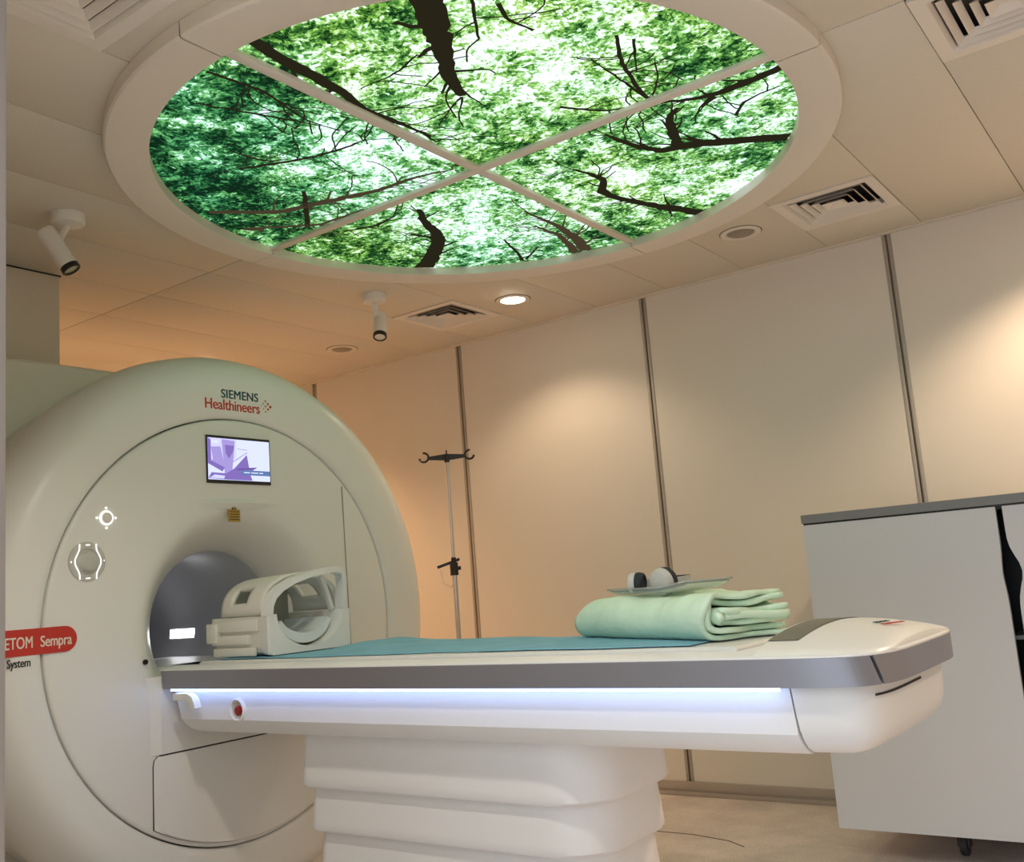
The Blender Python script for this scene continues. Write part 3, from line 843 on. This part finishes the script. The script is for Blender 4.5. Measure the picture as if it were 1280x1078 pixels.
# ------------------------------------------------------------------ patient table
BX0, BX1, BY0, BY1 = -2.792, -.558, 1.897, 2.573
tb = thing('patient_table', (-1.65, YC, 0), 'long white patient table with grey side band and glowing strip', 'table')
EA, EN = .27, 5.0                       # super-elliptic end
def half_width(x):
    xc = BX1 - EA
    if x <= xc: return (BY1 - BY0) / 2
    u = min(.99999, (x - xc) / EA)
    return (BY1 - BY0) / 2 * (1 - u ** EN) ** (1 / EN)
def base_curve(xs, clip=None):
    """near side, end, far side of the table outline"""
    P = []
    xc, b = BX1 - EA, (BY1 - BY0) / 2
    for k in range(-36, 37):
        a = math.pi / 2 * k / 36
        c, s_ = math.cos(a), math.sin(a)
        P.append((xc + EA * abs(c) ** (2 / EN), YC + b * math.copysign(abs(s_) ** (2 / EN), s_)))
    if clip is not None:
        P = [p for p in P if p[0] > clip + .004]
        h_ = half_width(clip)
        return [(xs, YC - h_)] + P + [(xs, YC + h_)]
    return [(xs, BY0)] + P + [(xs, BY1)]
def outline(d, xs, clip=None):
    P = base_curve(xs, clip)
    Q = []
    for i, (x, y) in enumerate(P):
        if i == 0: Q.append((xs, y + d)); continue
        if i == len(P) - 1: Q.append((xs, y - d)); continue
        ax, ay = P[i - 1]; bx_, by_ = P[i + 1]
        dx, dy = bx_ - ax, by_ - ay
        l = math.hypot(dx, dy)
        Q.append((x - dy / l * d, y + dx / l * d))
    return Q
def path_len(d, xs):
    P = outline(d, xs); t = [0]
    for a, b in zip(P, P[1:]): t.append(t[-1] + math.hypot(b[0] - a[0], b[1] - a[1]))
    return P, t
_cache = {}
def path_pt(s, d=0.0, xs=None):
    """point at outline distance s (measured on the outer outline), inset by d"""
    xs = BX0 if xs is None else xs
    if (d, xs) not in _cache: _cache[(d, xs)] = path_len(d, xs)[0]
    if 'l' not in _cache: _cache['l'] = path_len(0, BX0)[1]
    P, t = _cache[(d, xs)], _cache['l']
    i = 0
    while i < len(t) - 2 and t[i + 1] < s: i += 1
    k = max(0, min(1, (s - t[i]) / (t[i + 1] - t[i])))
    return Vector((P[i][0] + (P[i + 1][0] - P[i][0]) * k, P[i][1] + (P[i + 1][1] - P[i][1]) * k, 0))
_P, _t = path_len(0, BX0)
LT = _t[-1]
def s_at_y(y):
    for (p, q, t0, t1) in zip(_P, _P[1:], _t, _t[1:]):
        if p[1] < y <= q[1]: return t0 + (t1 - t0) * (y - p[1]) / (q[1] - p[1])
ZB0, ZB1 = .798, .856
def band(sa, sb, name, parent):
    """sa, sb = (s at top, s at bottom) of both ends"""
    n = 160
    o = MB()
    rings = []
    for i in range(n + 1):
        t = i / n
        st = sa[0] + (sb[0] - sa[0]) * t; sbm = sa[1] + (sb[1] - sa[1]) * t
        pt, pb = path_pt(st), path_pt(sbm)
        it, ib = path_pt(st, .010, BX0), path_pt(sbm, .010, BX0)
        rings.append([(pt.x, pt.y, ZB1 - .003), (pb.x, pb.y, ZB0), (ib.x, ib.y, ZB0), (it.x, it.y, ZB1), ((pt.x * .7 + it.x * .3), (pt.y * .7 + it.y * .3), ZB1)])
    return o.loft(rings).build(name, M['band'], parent, 30, label='brushed grey side band')
s1 = s_at_y(1.938)
band((0, .012), (s1, s1 + .020), 'side_band', tb)
band((s1 + .007, s1 + .029), (LT - .001, LT - .012), 'side_band', tb)
nl = MB()
nl.loft([[(x, y, z) for x, y in outline(.0105, -.9)] for z in (.7985, .8515)]).build('band_core', M['gap'], tb, 30)
MB().loft([[(x, y, z) for x, y in outline(d, BX0)] for d, z in ((.006, .852), (.001, .8535), (.001, .857), (.006, .8595))]).build('tabletop', M['cover2'], tb, 40)
MB().loft([[(x, y, z) for x, y in ((-3.5, 2.05), (-2.79, 2.05), (-2.79, 2.42), (-3.5, 2.42))] for z in (.815, .8575)]).build('bore_tray', M['cover2'], tb, 0)
MB().box(-2.97, -2.785, 1.99, 2.48, .815, .8575, .004).build('bridge_plate', M['cover2'], tb, 30)
pd = MB().loft([[(x, y, z) for x, y in ((-2.76 + d, 2.02 + d), (-.90 - d, 2.02 + d), (-.90 - d, 2.45 - d), (-2.76 + d, 2.45 - d))] for d, z in ((0, .8593), (0, .864), (.006, .870))]).build('mattress', M['pad'], tb, 30)
# under body
def body(xs0, xs1, name, end, mat, lab=None):
    prof = [(.030, .7975), (.028, .73), (.026, .705), (.030, .697), (.052, .672), (.075, .661)]
    if end: prof = [(.030, .7975), (.030, .74), (.033, .712), (.042, .692), (.058, .675), (.078, .665), (.095, .661)]
    rg = []
    for d, z in prof:
        if end:
            rg.append([(x, y, z) for x, y in outline(d, xs0 + (.7975 - z) * .10, xs0 + .0137)])
        else:
            sl = (.7975 - z)
            xa = xs0 + sl * .42; xb = xs1 + sl * .10
            rg.append([(xa, BY0 + d, z), (xb, BY0 + d, z), (xb, BY1 - d, z), (xa, BY1 - d, z)])
    return MB().loft(rg).build(name, mat, tb, 25, label=lab)
body(-2.765, -.757, 'side_panel', False, M['cover2'], 'white side panel lit by the strip above')
body(-.754, None, 'end_shroud', True, M['cover2'])
MB().box(-2.745, -.768, BY0 + .003, BY0 + .011, .7915, .7978).build('led_strip', M['led'], tb, 0, label='glowing bluish white strip under the band')
# slot in the end shroud
sl = []
for k in range(13):
    s_ = s_at_y(1.965) + (.28) * k / 12
    p = path_pt(s_, .0295)
    sl.append((p.x, p.y, .7755 + .001 * k / 12))
MB().bar(sl, (0, 0, 1), .0022, .0012).build('end_slot', M['gap'], tb, 0)
# end hump with its stripe
def yr(x):
    hw_ = half_width(x)
    return YC - hw_, YC + hw_
def hump(x, y):
    y0, y1 = yr(x)
    t = max(0, min(1, (x + .828) / .012)); fx = t * t * (3 - 2 * t)
    if x > -.73:
        k = min(1, (x + .73) / (.73 + BX1)); fx = 1 - .60 * k ** 1.5 - .40 * k ** 9
    v = abs((y - YC) / ((y1 - y0) / 2)); fy = max(0, 1 - v ** 2.1)
    return .8600 + .045 * fx * fy
def fh(u, v):
    x = -.832 + (.832 + BX1 - .009) * u ** 1.0
    y0, y1 = yr(x)
    y = y0 + .009 + (y1 - y0 - .018) * v
    edge = u < .001 or u > .999 or v < .001 or v > .999      # turned-down skirt
    return (x, y, .8585 if edge else hump(x, y))
MB().grid(fh, 80, 40).build('end_cover', M['cover'], tb, 60, fixn=True)
def fs(u, v):
    y = 1.985 + .50 * v
    x = -.8145 + .066 * u + .008 * (1 - abs(2 * v - 1) ** 2)
    return (x, y, hump(x, y) + .0016)
st = MB().grid(fs, 12, 40).build('end_stripe', M['stripe'], tb, 60, label='dark olive stripe across the end cover')
text('end_lettering', 'SIEMENS', .015, (-.648, 2.185, hump(-.648, 2.20) + .0022), (.35, 1, 0), (-1, .35, .14), M['teal'], tb, width=.048)
text('end_lettering', 'Healthineers', .018, (-.628, 2.175, hump(-.628, 2.19) + .0026), (.35, 1, 0), (-1, .35, .14), M['orange'], tb, width=.072)
# stop button in a recessed collar
bx, bz = -2.451, .735
by = BY0 + .0275
eb = MB().lathe([(.025, by + .004), (.0265, by - .006), (.030, by - .009), (.034, by - .006), (.0355, by + .002)], (bx, 0, bz), 'Y', 40).build('button_collar', M['white'], tb)
MB().lathe([(.0265, by - .0006), (.0001, by - .0006)], (bx, 0, bz), 'Y', 32).build('button_recess', M['phone'], eb)
MB().lathe([(.0001, by - .010), (.010, by - .0095), (.0145, by - .006), (.0145, by - .0005)], (bx + .004, 0, bz - .002), 'Y', 28).build('stop_button', M['redbtn'], eb, label='dark red stop button')
# hook under the band
hk = MB().box(-2.712, -2.668, BY0 - .014, BY0 + .0275, .764, .786, .003)
hk.bar([(-2.668, BY0 - .002, .776), (-2.640, BY0 - .004, .776), (-2.618, BY0 - .006, .768), (-2.606, BY0 - .008, .752), (-2.604, BY0 - .008, .742)], (0, 1, 0), .012, .010)
hk.build('hook', M['cover2'], tb, 40)
# pedestal: stepped telescopic covers
def prr(x0, x1, y0, y1, r0, r1, z, n=10):
    P = []
    for cx, cy, r, a in ((x1 - r1, y1 - r1, r1, 0), (x0 + r0, y1 - r0, r0, 90), (x0 + r0, y0 + r0, r0, 180), (x1 - r1, y0 + r1, r1, 270)):
        for k in range(n + 1):
            t = math.radians(a + 90 * k / n)
            P.append((cx + r * math.cos(t), cy + r * math.sin(t), z))
    return P
zs = [(.508, .6615), (.386, .506), (.264, .384), (.142, .262), (.0, .140)]
for i, (za, zb) in enumerate(zs):
    d = .015 * i
    A = lambda e, z: prr(-2.285 + d + e, -1.285 - d - e, 1.995 + d + e, 2.475 - d - e, .04, .14, z)
    MB().loft([A(.014, za), A(.004, za + .003), A(0, za + .010), A(.001, za + .03), A(.006, zb - .02), A(.007, zb)]).build('pedestal_cover', M['pedestal'], tb, 40)

# ------------------------------------------------------------------ turquoise sheet
def solid(o, th, off=0):
    md = o.modifiers.new('thickness', 'SOLIDIFY'); md.thickness = th; md.offset = off
    return o
rs = random.Random(11)
ph = [rs.uniform(0, 6.28) for _ in range(8)]
def fsheet(u, v):
    x = -2.70 + 1.68 * u
    yl = 2.050 + .012 * math.sin(9 * u + ph[0]) + .006 * math.sin(31 * u + ph[1])
    yh = 2.478 + .010 * math.sin(7 * u + ph[2])
    y = yl + (yh - yl) * v
    z = .8745 + (.005) * math.sin(11 * u + 3 * v + ph[3]) * math.sin(math.pi * v) + .002 * math.sin(37 * u + 9 * v) * math.sin(math.pi * v)
    z += .013 * math.exp(-((x + 2.28) / .10) ** 2) * v + .007 * v
    if v < .06: z -= .010 * (1 - v / .06)
    if v > .94: z -= .010 * (v - .94) / .06
    if x < -2.44: z -= (.008 * v + .002) * min(1, (-2.44 - x) / .05)
    fl_ = min(1, max(0, (x + 2.46) / .06)) * min(1, max(0, (-1.62 - x) / .15))   # lies flat under coil and towel
    z = .8735 + (z - .8735) * fl_
    return (x, y, max(z, .8725))
sh = solid(MB().grid(fsheet, 120, 30).build('bed_sheet', M['sheet'], None, 60), .0022, 0)
rebase(sh, (-1.86, 2.26, .871))
tag(sh, 'turquoise cloth sheet spread along the patient table', 'sheet')

# ------------------------------------------------------------------ head coil
ZT = .8775
hc = thing('head_coil', (-2.60, YC, ZT), 'cream plastic head coil with arched handle at the tunnel mouth', 'head coil')
def usec(x, hw, zt, rin, zc, rb, n=18):
    P = [(x, YC - hw, zt), (x, YC - hw, ZT + rb), (x, YC - hw + rb * .3, ZT + rb * .3), (x, YC - hw + rb, ZT), (x, YC + hw - rb, ZT), (x, YC + hw - rb * .3, ZT + rb * .3), (x, YC + hw, ZT + rb), (x, YC + hw, zt)]
    for k in range(n + 1):
        t = math.pi * k / n
        P.append((x, YC + rin * math.cos(t), zc - (rin * math.sin(t)) * (zc - ZT - .016) / rin))
    return P
MB().loft([usec(x, .165, 1.000, .128, 1.000, .03) for x in (-2.735, -2.505)]).build('lower_shell', M['coil'], hc, 35)
MB().loft([usec(-2.505, .170, 1.003, .132, 1.003, .02), usec(-2.470, .176, 1.003, .138, 1.003, .012), usec(-2.462, .172, 1.001, .142, 1.003, .012)]).build('front_flange', M['coil_pale'], hc, 35)
# arched upper shell with a side window
def fup(u, v):
    x = -2.715 + .215 * u
    a = math.pi * (1 - v)
    k = 1 + .06 * u
    return (x, YC + .160 * k * math.cos(a), 1.003 + .122 * k * math.sin(a) ** .75)
mb = MB()
nu, nv = 16, 28
Vg = [[mb.bm.verts.new(fup(i / nu, j / nv)) for j in range(nv + 1)] for i in range(nu + 1)]
for i in range(nu):
    for j in range(nv):
        if 4 <= i <= 9 and (2 <= j <= 5 or 20 <= j <= 24): continue
        mb.bm.faces.new((Vg[i][j], Vg[i + 1][j], Vg[i + 1][j + 1], Vg[i][j + 1]))
solid(mb.build('upper_shell', M['coil'], hc, 50), .014, -1)
arch = [(2.068, 1.000), (2.068, 1.03), (2.080, 1.058), (2.110, 1.082), (2.160, 1.104), (2.230, 1.122), (2.300, 1.132), (2.345, 1.134), (2.372, 1.126), (2.384, 1.105), (2.386, 1.06), (2.382, 1.003)]
MB().bar([(-2.478 + .015 * math.sin(math.pi * i / 11), y, z) for i, (y, z) in enumerate(arch)], (1, 0, 0), .018, .0095).build('handle', M['coil_pale'], hc, 50)
# side bars between handle and shell
MB().bar([(-2.50, 2.315, 1.115), (-2.50, 2.338, 1.07), (-2.50, 2.362, 1.003)], (1, 0, 0), .008, .007).build('brace', M['coil'], hc)
# cushion in the cradle
def crescent(x, r0, r1, n=20):
    P = []
    for k in range(n + 1):
        t = math.pi * (.10 + .80 * k / n); P.append((x, YC + r0 * math.cos(t), 1.0 - r0 * .82 * math.sin(t)))
    for k in range(n + 1):
        t = math.pi * (.90 - .80 * k / n); P.append((x, YC + (r1) * math.cos(t), 1.0 - r1 * .62 * math.sin(t)))
    return P
MB().loft([crescent(-2.70, .120, .100), crescent(-2.52, .122, .098), crescent(-2.490, .118, .104)]).build('cushion', M['cushion'], hc, 60, label='glossy pale head cushion')
MB().box(-2.722, -2.712, YC - .125, YC + .125, .92, 1.09, .004).build('back_plate', M['coil_in'], hc)
# latch blocks on the near side
lb = MB()
lb.box(-2.742, -2.520, YC - .176, YC - .164, .955, .992, .003).box(-2.742, -2.560, YC - .180, YC - .164, .915, .945, .003).box(-2.742, -2.535, YC - .174, YC - .164, ZT, .905, .003)
lb.build('side_rail', M['coil'], hc, 30)
MB().box(-2.762, -2.712, YC - .186, YC - .150, .922, .985, .004).build('latch', M['coil'], hc, 30)
MB().box(-2.765, -2.735, YC - .160, YC + .160, .985, 1.000, .003).build('rear_lip', M['coil'], hc, 30)

# ------------------------------------------------------------------ folded towel
TA = Vector((-1.013, 2.098, 0)); E1 = Vector((-.882, .472, 0)); E2 = Vector((.472, .882, 0))
TZ = .8755
rt_ = random.Random(5)
tw = thing('folded_towel', (TA.x + E1.x * .3 + E2.x * .12, TA.y + E1.y * .3 + E2.y * .12, TZ), 'mint green folded towel stacked on the end of the table', 'towel')
TL, TWD, TH_ = .60, .255, .094
def towel_layer(off, wid, end_in, seed):
    r = random.Random(seed)
    p = [r.uniform(0, 6.28) for _ in range(10)]
    half = (TH_ / 2 - off)
    path = []
    n1, na = 16, 14
    for k in range(n1): path.append((wid - (wid - half - off) * k / n1, TZ + off + .004))
    for k in range(na + 1):
        a = math.pi * k / na
        path.append((half + off - half * math.sin(a) * .95, TZ + TH_ / 2 + .004 - half * math.cos(a)))
    for k in range(1, n1 + 1): path.append((half + off + (wid - half - off) * k / n1, TZ + TH_ - off + .004))
    nu = 44
    mb = MB()
    rows = []
    for i in range(nu + 1):
        u = i / nu
        row = []
        for j, (e, z) in enumerate(path):
            v = j / (len(path) - 1)
            s = end_in + (.014) * math.sin(9 * v + p[0]) + .009 * math.sin(23 * v + p[1])
            l = s + (TL - off * 1.2 - s) * u
            q = 1 - .32 * max(0, (u - .86) / .14) ** 2          # rounded far fold
            zz = TZ + .004 + (z - TZ - .004) * q
            lift = max(0, (z - TZ) / TH_)
            zz += (.0042 * math.sin(14 * l + 5 * v + p[2]) + .0022 * math.sin(41 * l + 17 * v + p[3]) + .0015 * math.sin(90 * l + 40 * e + p[6])) * min(1, lift * 2)
            zz += .006 * math.sin(6 * e / .25 + p[4]) * max(0, 1 - u * 5) * lift
            ee = e + .003 * math.sin(18 * l + p[5]) + .002 * math.sin(50 * l + 20 * v)
            pt = TA + E1 * l + E2 * ee
            row.append(mb.bm.verts.new((pt.x, pt.y, max(zz, TZ + off * .6 + .004))))
        rows.append(row)
    for a, b in zip(rows, rows[1:]):
        for j in range(len(path) - 1):
            mb.bm.faces.new((a[j], a[j + 1], b[j + 1], b[j]))
    return mb
for k, (off, wd, ei) in enumerate([(0.0, .255, 0.0), (.0165, .25, .004), (.031, .245, -.012)]):
    o = towel_layer(off, wd, ei, 20 + k).build('towel_layer', M['towel'], tw, 70)
    solid(o, .0125 if k else .011, 0)
mb = MB()
def fcore(u, v):
    l = -.018 + .56 * u
    e = .055 + .19 * v
    pt = TA + E1 * l + E2 * e
    return (pt.x, pt.y, TZ + TH_ / 2 + .003 + .004 * math.sin(20 * e + 4 * l))
solid(mb.grid(fcore, 30, 14).build('towel_layer', M['towel'], tw, 70), .018, 0)

# ------------------------------------------------------------------ clear plastic tray on the towel
TT = TZ + TH_ + .0165
TC = TA + E1 * .30 + E2 * .12
ty = thing('plastic_tray', (TC.x, TC.y, TT), 'clear plastic tray lying on the green towel under the headphones', 'tray')
def ftray(u, v):
    a = (u * 2 - 1); b = (v * 2 - 1)
    # rounded plan
    l = a * .205 * (1 - .10 * b * b); e = b * .085 * (1 - .18 * a * a)
    z = TT + .001 + .014 * max(abs(a) ** 10, abs(b) ** 10) + .020 * max(0, -a - .35) ** 1.3
    p = TC + E1 * l + E2 * e
    return (p.x, p.y, z)
solid(MB().grid(ftray, 40, 18).build('tray_shell', M['clear'], ty, 70), .0012, 1)
rim = []
for k in range(64):
    t = 2 * math.pi * k / 64
    c, s_ = math.cos(t), math.sin(t)
    m_ = max(abs(c), abs(s_))
    a, b = c / m_, s_ / m_
    a = math.copysign(abs(a) ** 1, a)
    rim.append(Vector(ftray((a + 1) / 2, (b + 1) / 2)) + Vector((0, 0, .001)))
MB().tube(rim, .0026, 8, True).build('tray_rim', M['clear'], ty)

# ------------------------------------------------------------------ headphones lying on the tray
HB = Vector((-1.25, 2.32, TT + .006))
hp = thing('headphones', (HB.x, HB.y, HB.z), 'grey headphones with black ear pads lying on the towel', 'headphones')
def cup(c, ax, r, name):
    c = Vector(c); ax = Vector(ax).normalized()
    u = ax.orthogonal().normalized(); v = ax.cross(u)
    rg = lambda rr, s: [c + ax * s + (u * math.cos(t) + v * math.sin(t)) * rr for t in (2 * math.pi * i / 32 for i in range(32))]
    MB().loft([rg(r * .55, -.022), rg(r * .9, -.018), rg(r, -.010), rg(r, 0)]).build('ear_cup', M['phone'], hp, 40)
    MB().loft([rg(r * .97, .0005), rg(r * 1.0, .008), rg(r * .93, .018), rg(r * .75, .021), rg(r * .5, .016)]).build('ear_pad', M['earpad'], hp, 50)
ZH = TT + .004
c1 = Vector((-1.292, 2.315, ZH + .0275)); c2 = Vector((-1.205, 2.300, ZH + .026))
cup(c1, (.93, .15, -.05), .0275, 'a')
cup(c2, (.30, .95, .22), .036, 'b')
bpts = []
for k in range(19):
    t = k / 18
    p = c1.lerp(c2, t)
    a = math.pi * t
    bpts.append((p.x + .015 * math.sin(a) + (.05 * math.sin(a) if t > .5 else 0.0), p.y + .095 * math.sin(a), ZH + .020 + .006 * math.sin(a)))
MB().bar(bpts, (0, 0, 1), .012, .0035).build('head_band', M['phone'], hp, 50)
MB().bar([Vector(b) - Vector((0, .0055, 0)) for b in bpts[7:12]], (0, 0, 1), .013, .004).build('band_pad', M['earpad'], hp, 50)

# ------------------------------------------------------------------ infusion pole
IX, IY = -3.222, 3.90
iv = thing('infusion_stand', (IX, IY, 0), 'slim steel infusion pole with black double hook bar', 'infusion stand')
MB().cyl((IX, IY, .10), (IX, IY, 1.165), .0125).build('lower_pole', M['steel'], iv)
MB().cyl((IX, IY, 1.10), (IX, IY, 1.70), .0085).build('upper_pole', M['steel'], iv)
hb = MB().cyl((IX, IY, 1.685), (IX, IY, 1.725), .014, seg=16).cyl((IX, IY, 1.725), (IX, IY, 1.748), .004, seg=8)
e = Vector((.80, .60, 0))      # hook bar runs across the view of the room
cI = Vector((IX, IY, 1.712))
for s_ in (-1, 1):
    p0 = cI; p1 = cI + e * s_ * .095
    hb.loft([[p + Vector((0, 0, hh)) + Vector((-e.y, e.x, 0)) * k_ for hh, k_ in ((h_, .007), (-h_, .007), (-h_, -.007), (h_, -.007))] for p, h_ in ((p0, .017), (p1, .008))])
    loop = []
    for k in range(17):
        a = math.radians(-120 + 300 * k / 16)
        loop.append(cI + e * s_ * (.120 + .0235 * -math.cos(a + math.pi / 2)) + Vector((0, 0, .006 + .0235 * math.sin(a - math.pi / 2))))
    loop = [cI + e * s_ * (.118 - .0235 * math.cos(math.radians(t))) + Vector((0, 0, .006 + .0235 * math.sin(math.radians(t)))) for t in range(190, 475, 15)]
    hb.tube(loop, .0058, 8)
hb.build('hook_bar', M['black'], iv, 40)
ck = MB().cyl((IX, IY, 1.105), (IX, IY, 1.17), .021, seg=20).cyl((IX, IY, 1.17), (IX, IY, 1.195), .013, seg=16)
ck.bar([Vector((IX, IY, 1.185)) + e * .03, Vector((IX, IY, 1.175)), Vector((IX, IY, 1.150)) - e * .085], (-e.y, e.x, 0), .007, .007)
ck.cyl(Vector((IX, IY, 1.14)), Vector((IX, IY, 1.14)) + e * .035, .010, seg=14)
ck.build('clamp', M['black'], iv, 40)
MB().tube([Vector((IX, IY, 1.14)) - e * .07, Vector((IX, IY, 1.07)) - e * .06, Vector((IX, IY, 1.045)) - e * .02, Vector((IX, IY, 1.10)) + e * .01], .0018, 6).build('wire_loop', M['steel'], iv)
for k in range(5):
    a = 2 * math.pi * k / 5 + .3
    d = Vector((math.cos(a), math.sin(a), 0))
    p = Vector((IX, IY, 0))
    lg = MB().bar([p + Vector((0, 0, .11)), p + d * .14 + Vector((0, 0, .10)), p + d * .27 + Vector((0, 0, .065))], (-d.y, d.x, 0), .014, .010).build('leg', M['steel'], iv)
    q = p + d * .26
    n = Vector((-d.y, d.x, 0))
    MB().cyl(q + n * .010 + Vector((0, 0, .027)), q - n * .010 + Vector((0, 0, .027)), .027, seg=18).build('castor', M['rubber'], lg)

# ------------------------------------------------------------------ cabinet
CX0, CX1, CY0, CY1 = -1.272, .36, 3.552, 4.24
cb = thing('storage_cabinet', ((CX0 + CX1) / 2, (CY0 + CY1) / 2, 0), 'white wheeled cabinet with grey top and black handle gap', 'cabinet')
# carcass around an open niche behind the handle gap
MB().box(CX0 + .004, -.70, CY0 + .020, CY1, .118, 1.172).box(-.50, CX1 - .004, CY0 + .020, CY1, .118, 1.172).box(-.70, -.50, CY0 + .25, CY1, .118, 1.172).box(-.70, -.50, CY0 + .02, CY0 + .25, .118, .16).build('body', M['cab'], cb, 0)
MB().box(-.6995, -.5005, CY0 + .235, CY0 + .2495, .16, 1.172).box(-.6995, -.697, CY0 + .021, CY0 + .235, .16, 1.172).box(-.503, -.5005, CY0 + .021, CY0 + .235, .16, 1.172).box(-.697, -.503, CY0 + .021, CY0 + .235, 1.160, 1.172).build('niche_lining', M['black'], cb, 0)
MB().box(-.697, -.503, CY0 + .04, CY0 + .235, .735, .748).build('niche_shelf', M['cabtop'], cb, 0)
MB().box(CX0 - .002, CX1, CY0 - .006, CY1, 1.1745, 1.2055, .0015).build('top_board', M['cabtop'], cb, 0)
MB().box(CX0 + .002, CX1 - .002, CY0 + .004, CY0 + .02, 1.1685, 1.1745).build('shadow_gap', M['black'], cb, 0)
ZA, ZZ = .110, 1.168
def curve_edge(base, amp, sgn, after):
    P = []
    for k in range(41):
        z = ZZ + (ZA - ZZ) * k / 40
        b = math.exp(-((z - .955) / .060) ** 2)
        t = max(0, min(1, (1.06 - z) / .10))
        P.append((base + sgn * amp * b + after * t * t * (3 - 2 * t), z))
    return P
e1 = curve_edge(-.624, .006, -1, .0)
poly = [(CX0, ZA), (CX0, ZZ)] + e1
d1_ = MB().loft([[(x, y, z) for x, z in poly] for y in (CY0, CY0 + .018)]).build('door', M['cab'], cb, 0)
e2 = curve_edge(-.603, .022, 1, .010)
poly = [(x, z) for x, z in e2] + [(CX1, ZA), (CX1, ZZ)]
d2_ = MB().loft([[(x, y, z) for x, z in poly] for y in (CY0, CY0 + .018)]).build('door', M['cab'], cb, 0)
for x, y in ((CX0 + .36, CY0 + .20), (CX1 - .2, CY0 + .20), (CX0 + .36, CY1 - .12), (CX1 - .2, CY1 - .12)):
    cs = MB().box(x - .022, x + .022, y - .024, y + .024, .075, .118).box(x - .020, x - .014, y - .018, y + .022, .030, .08).box(x + .014, x + .020, y - .018, y + .022, .030, .08).build('castor_fork', M['rubber'], cb, 0)
    MB().lathe([(.0001, x - .013), (.030, x - .013), (.034, x - .009), (.034, x + .009), (.030, x + .013), (.0001, x + .013)], (0, y, .034), 'X', 28).build('castor_wheel', M['rubber'], cs, 40)
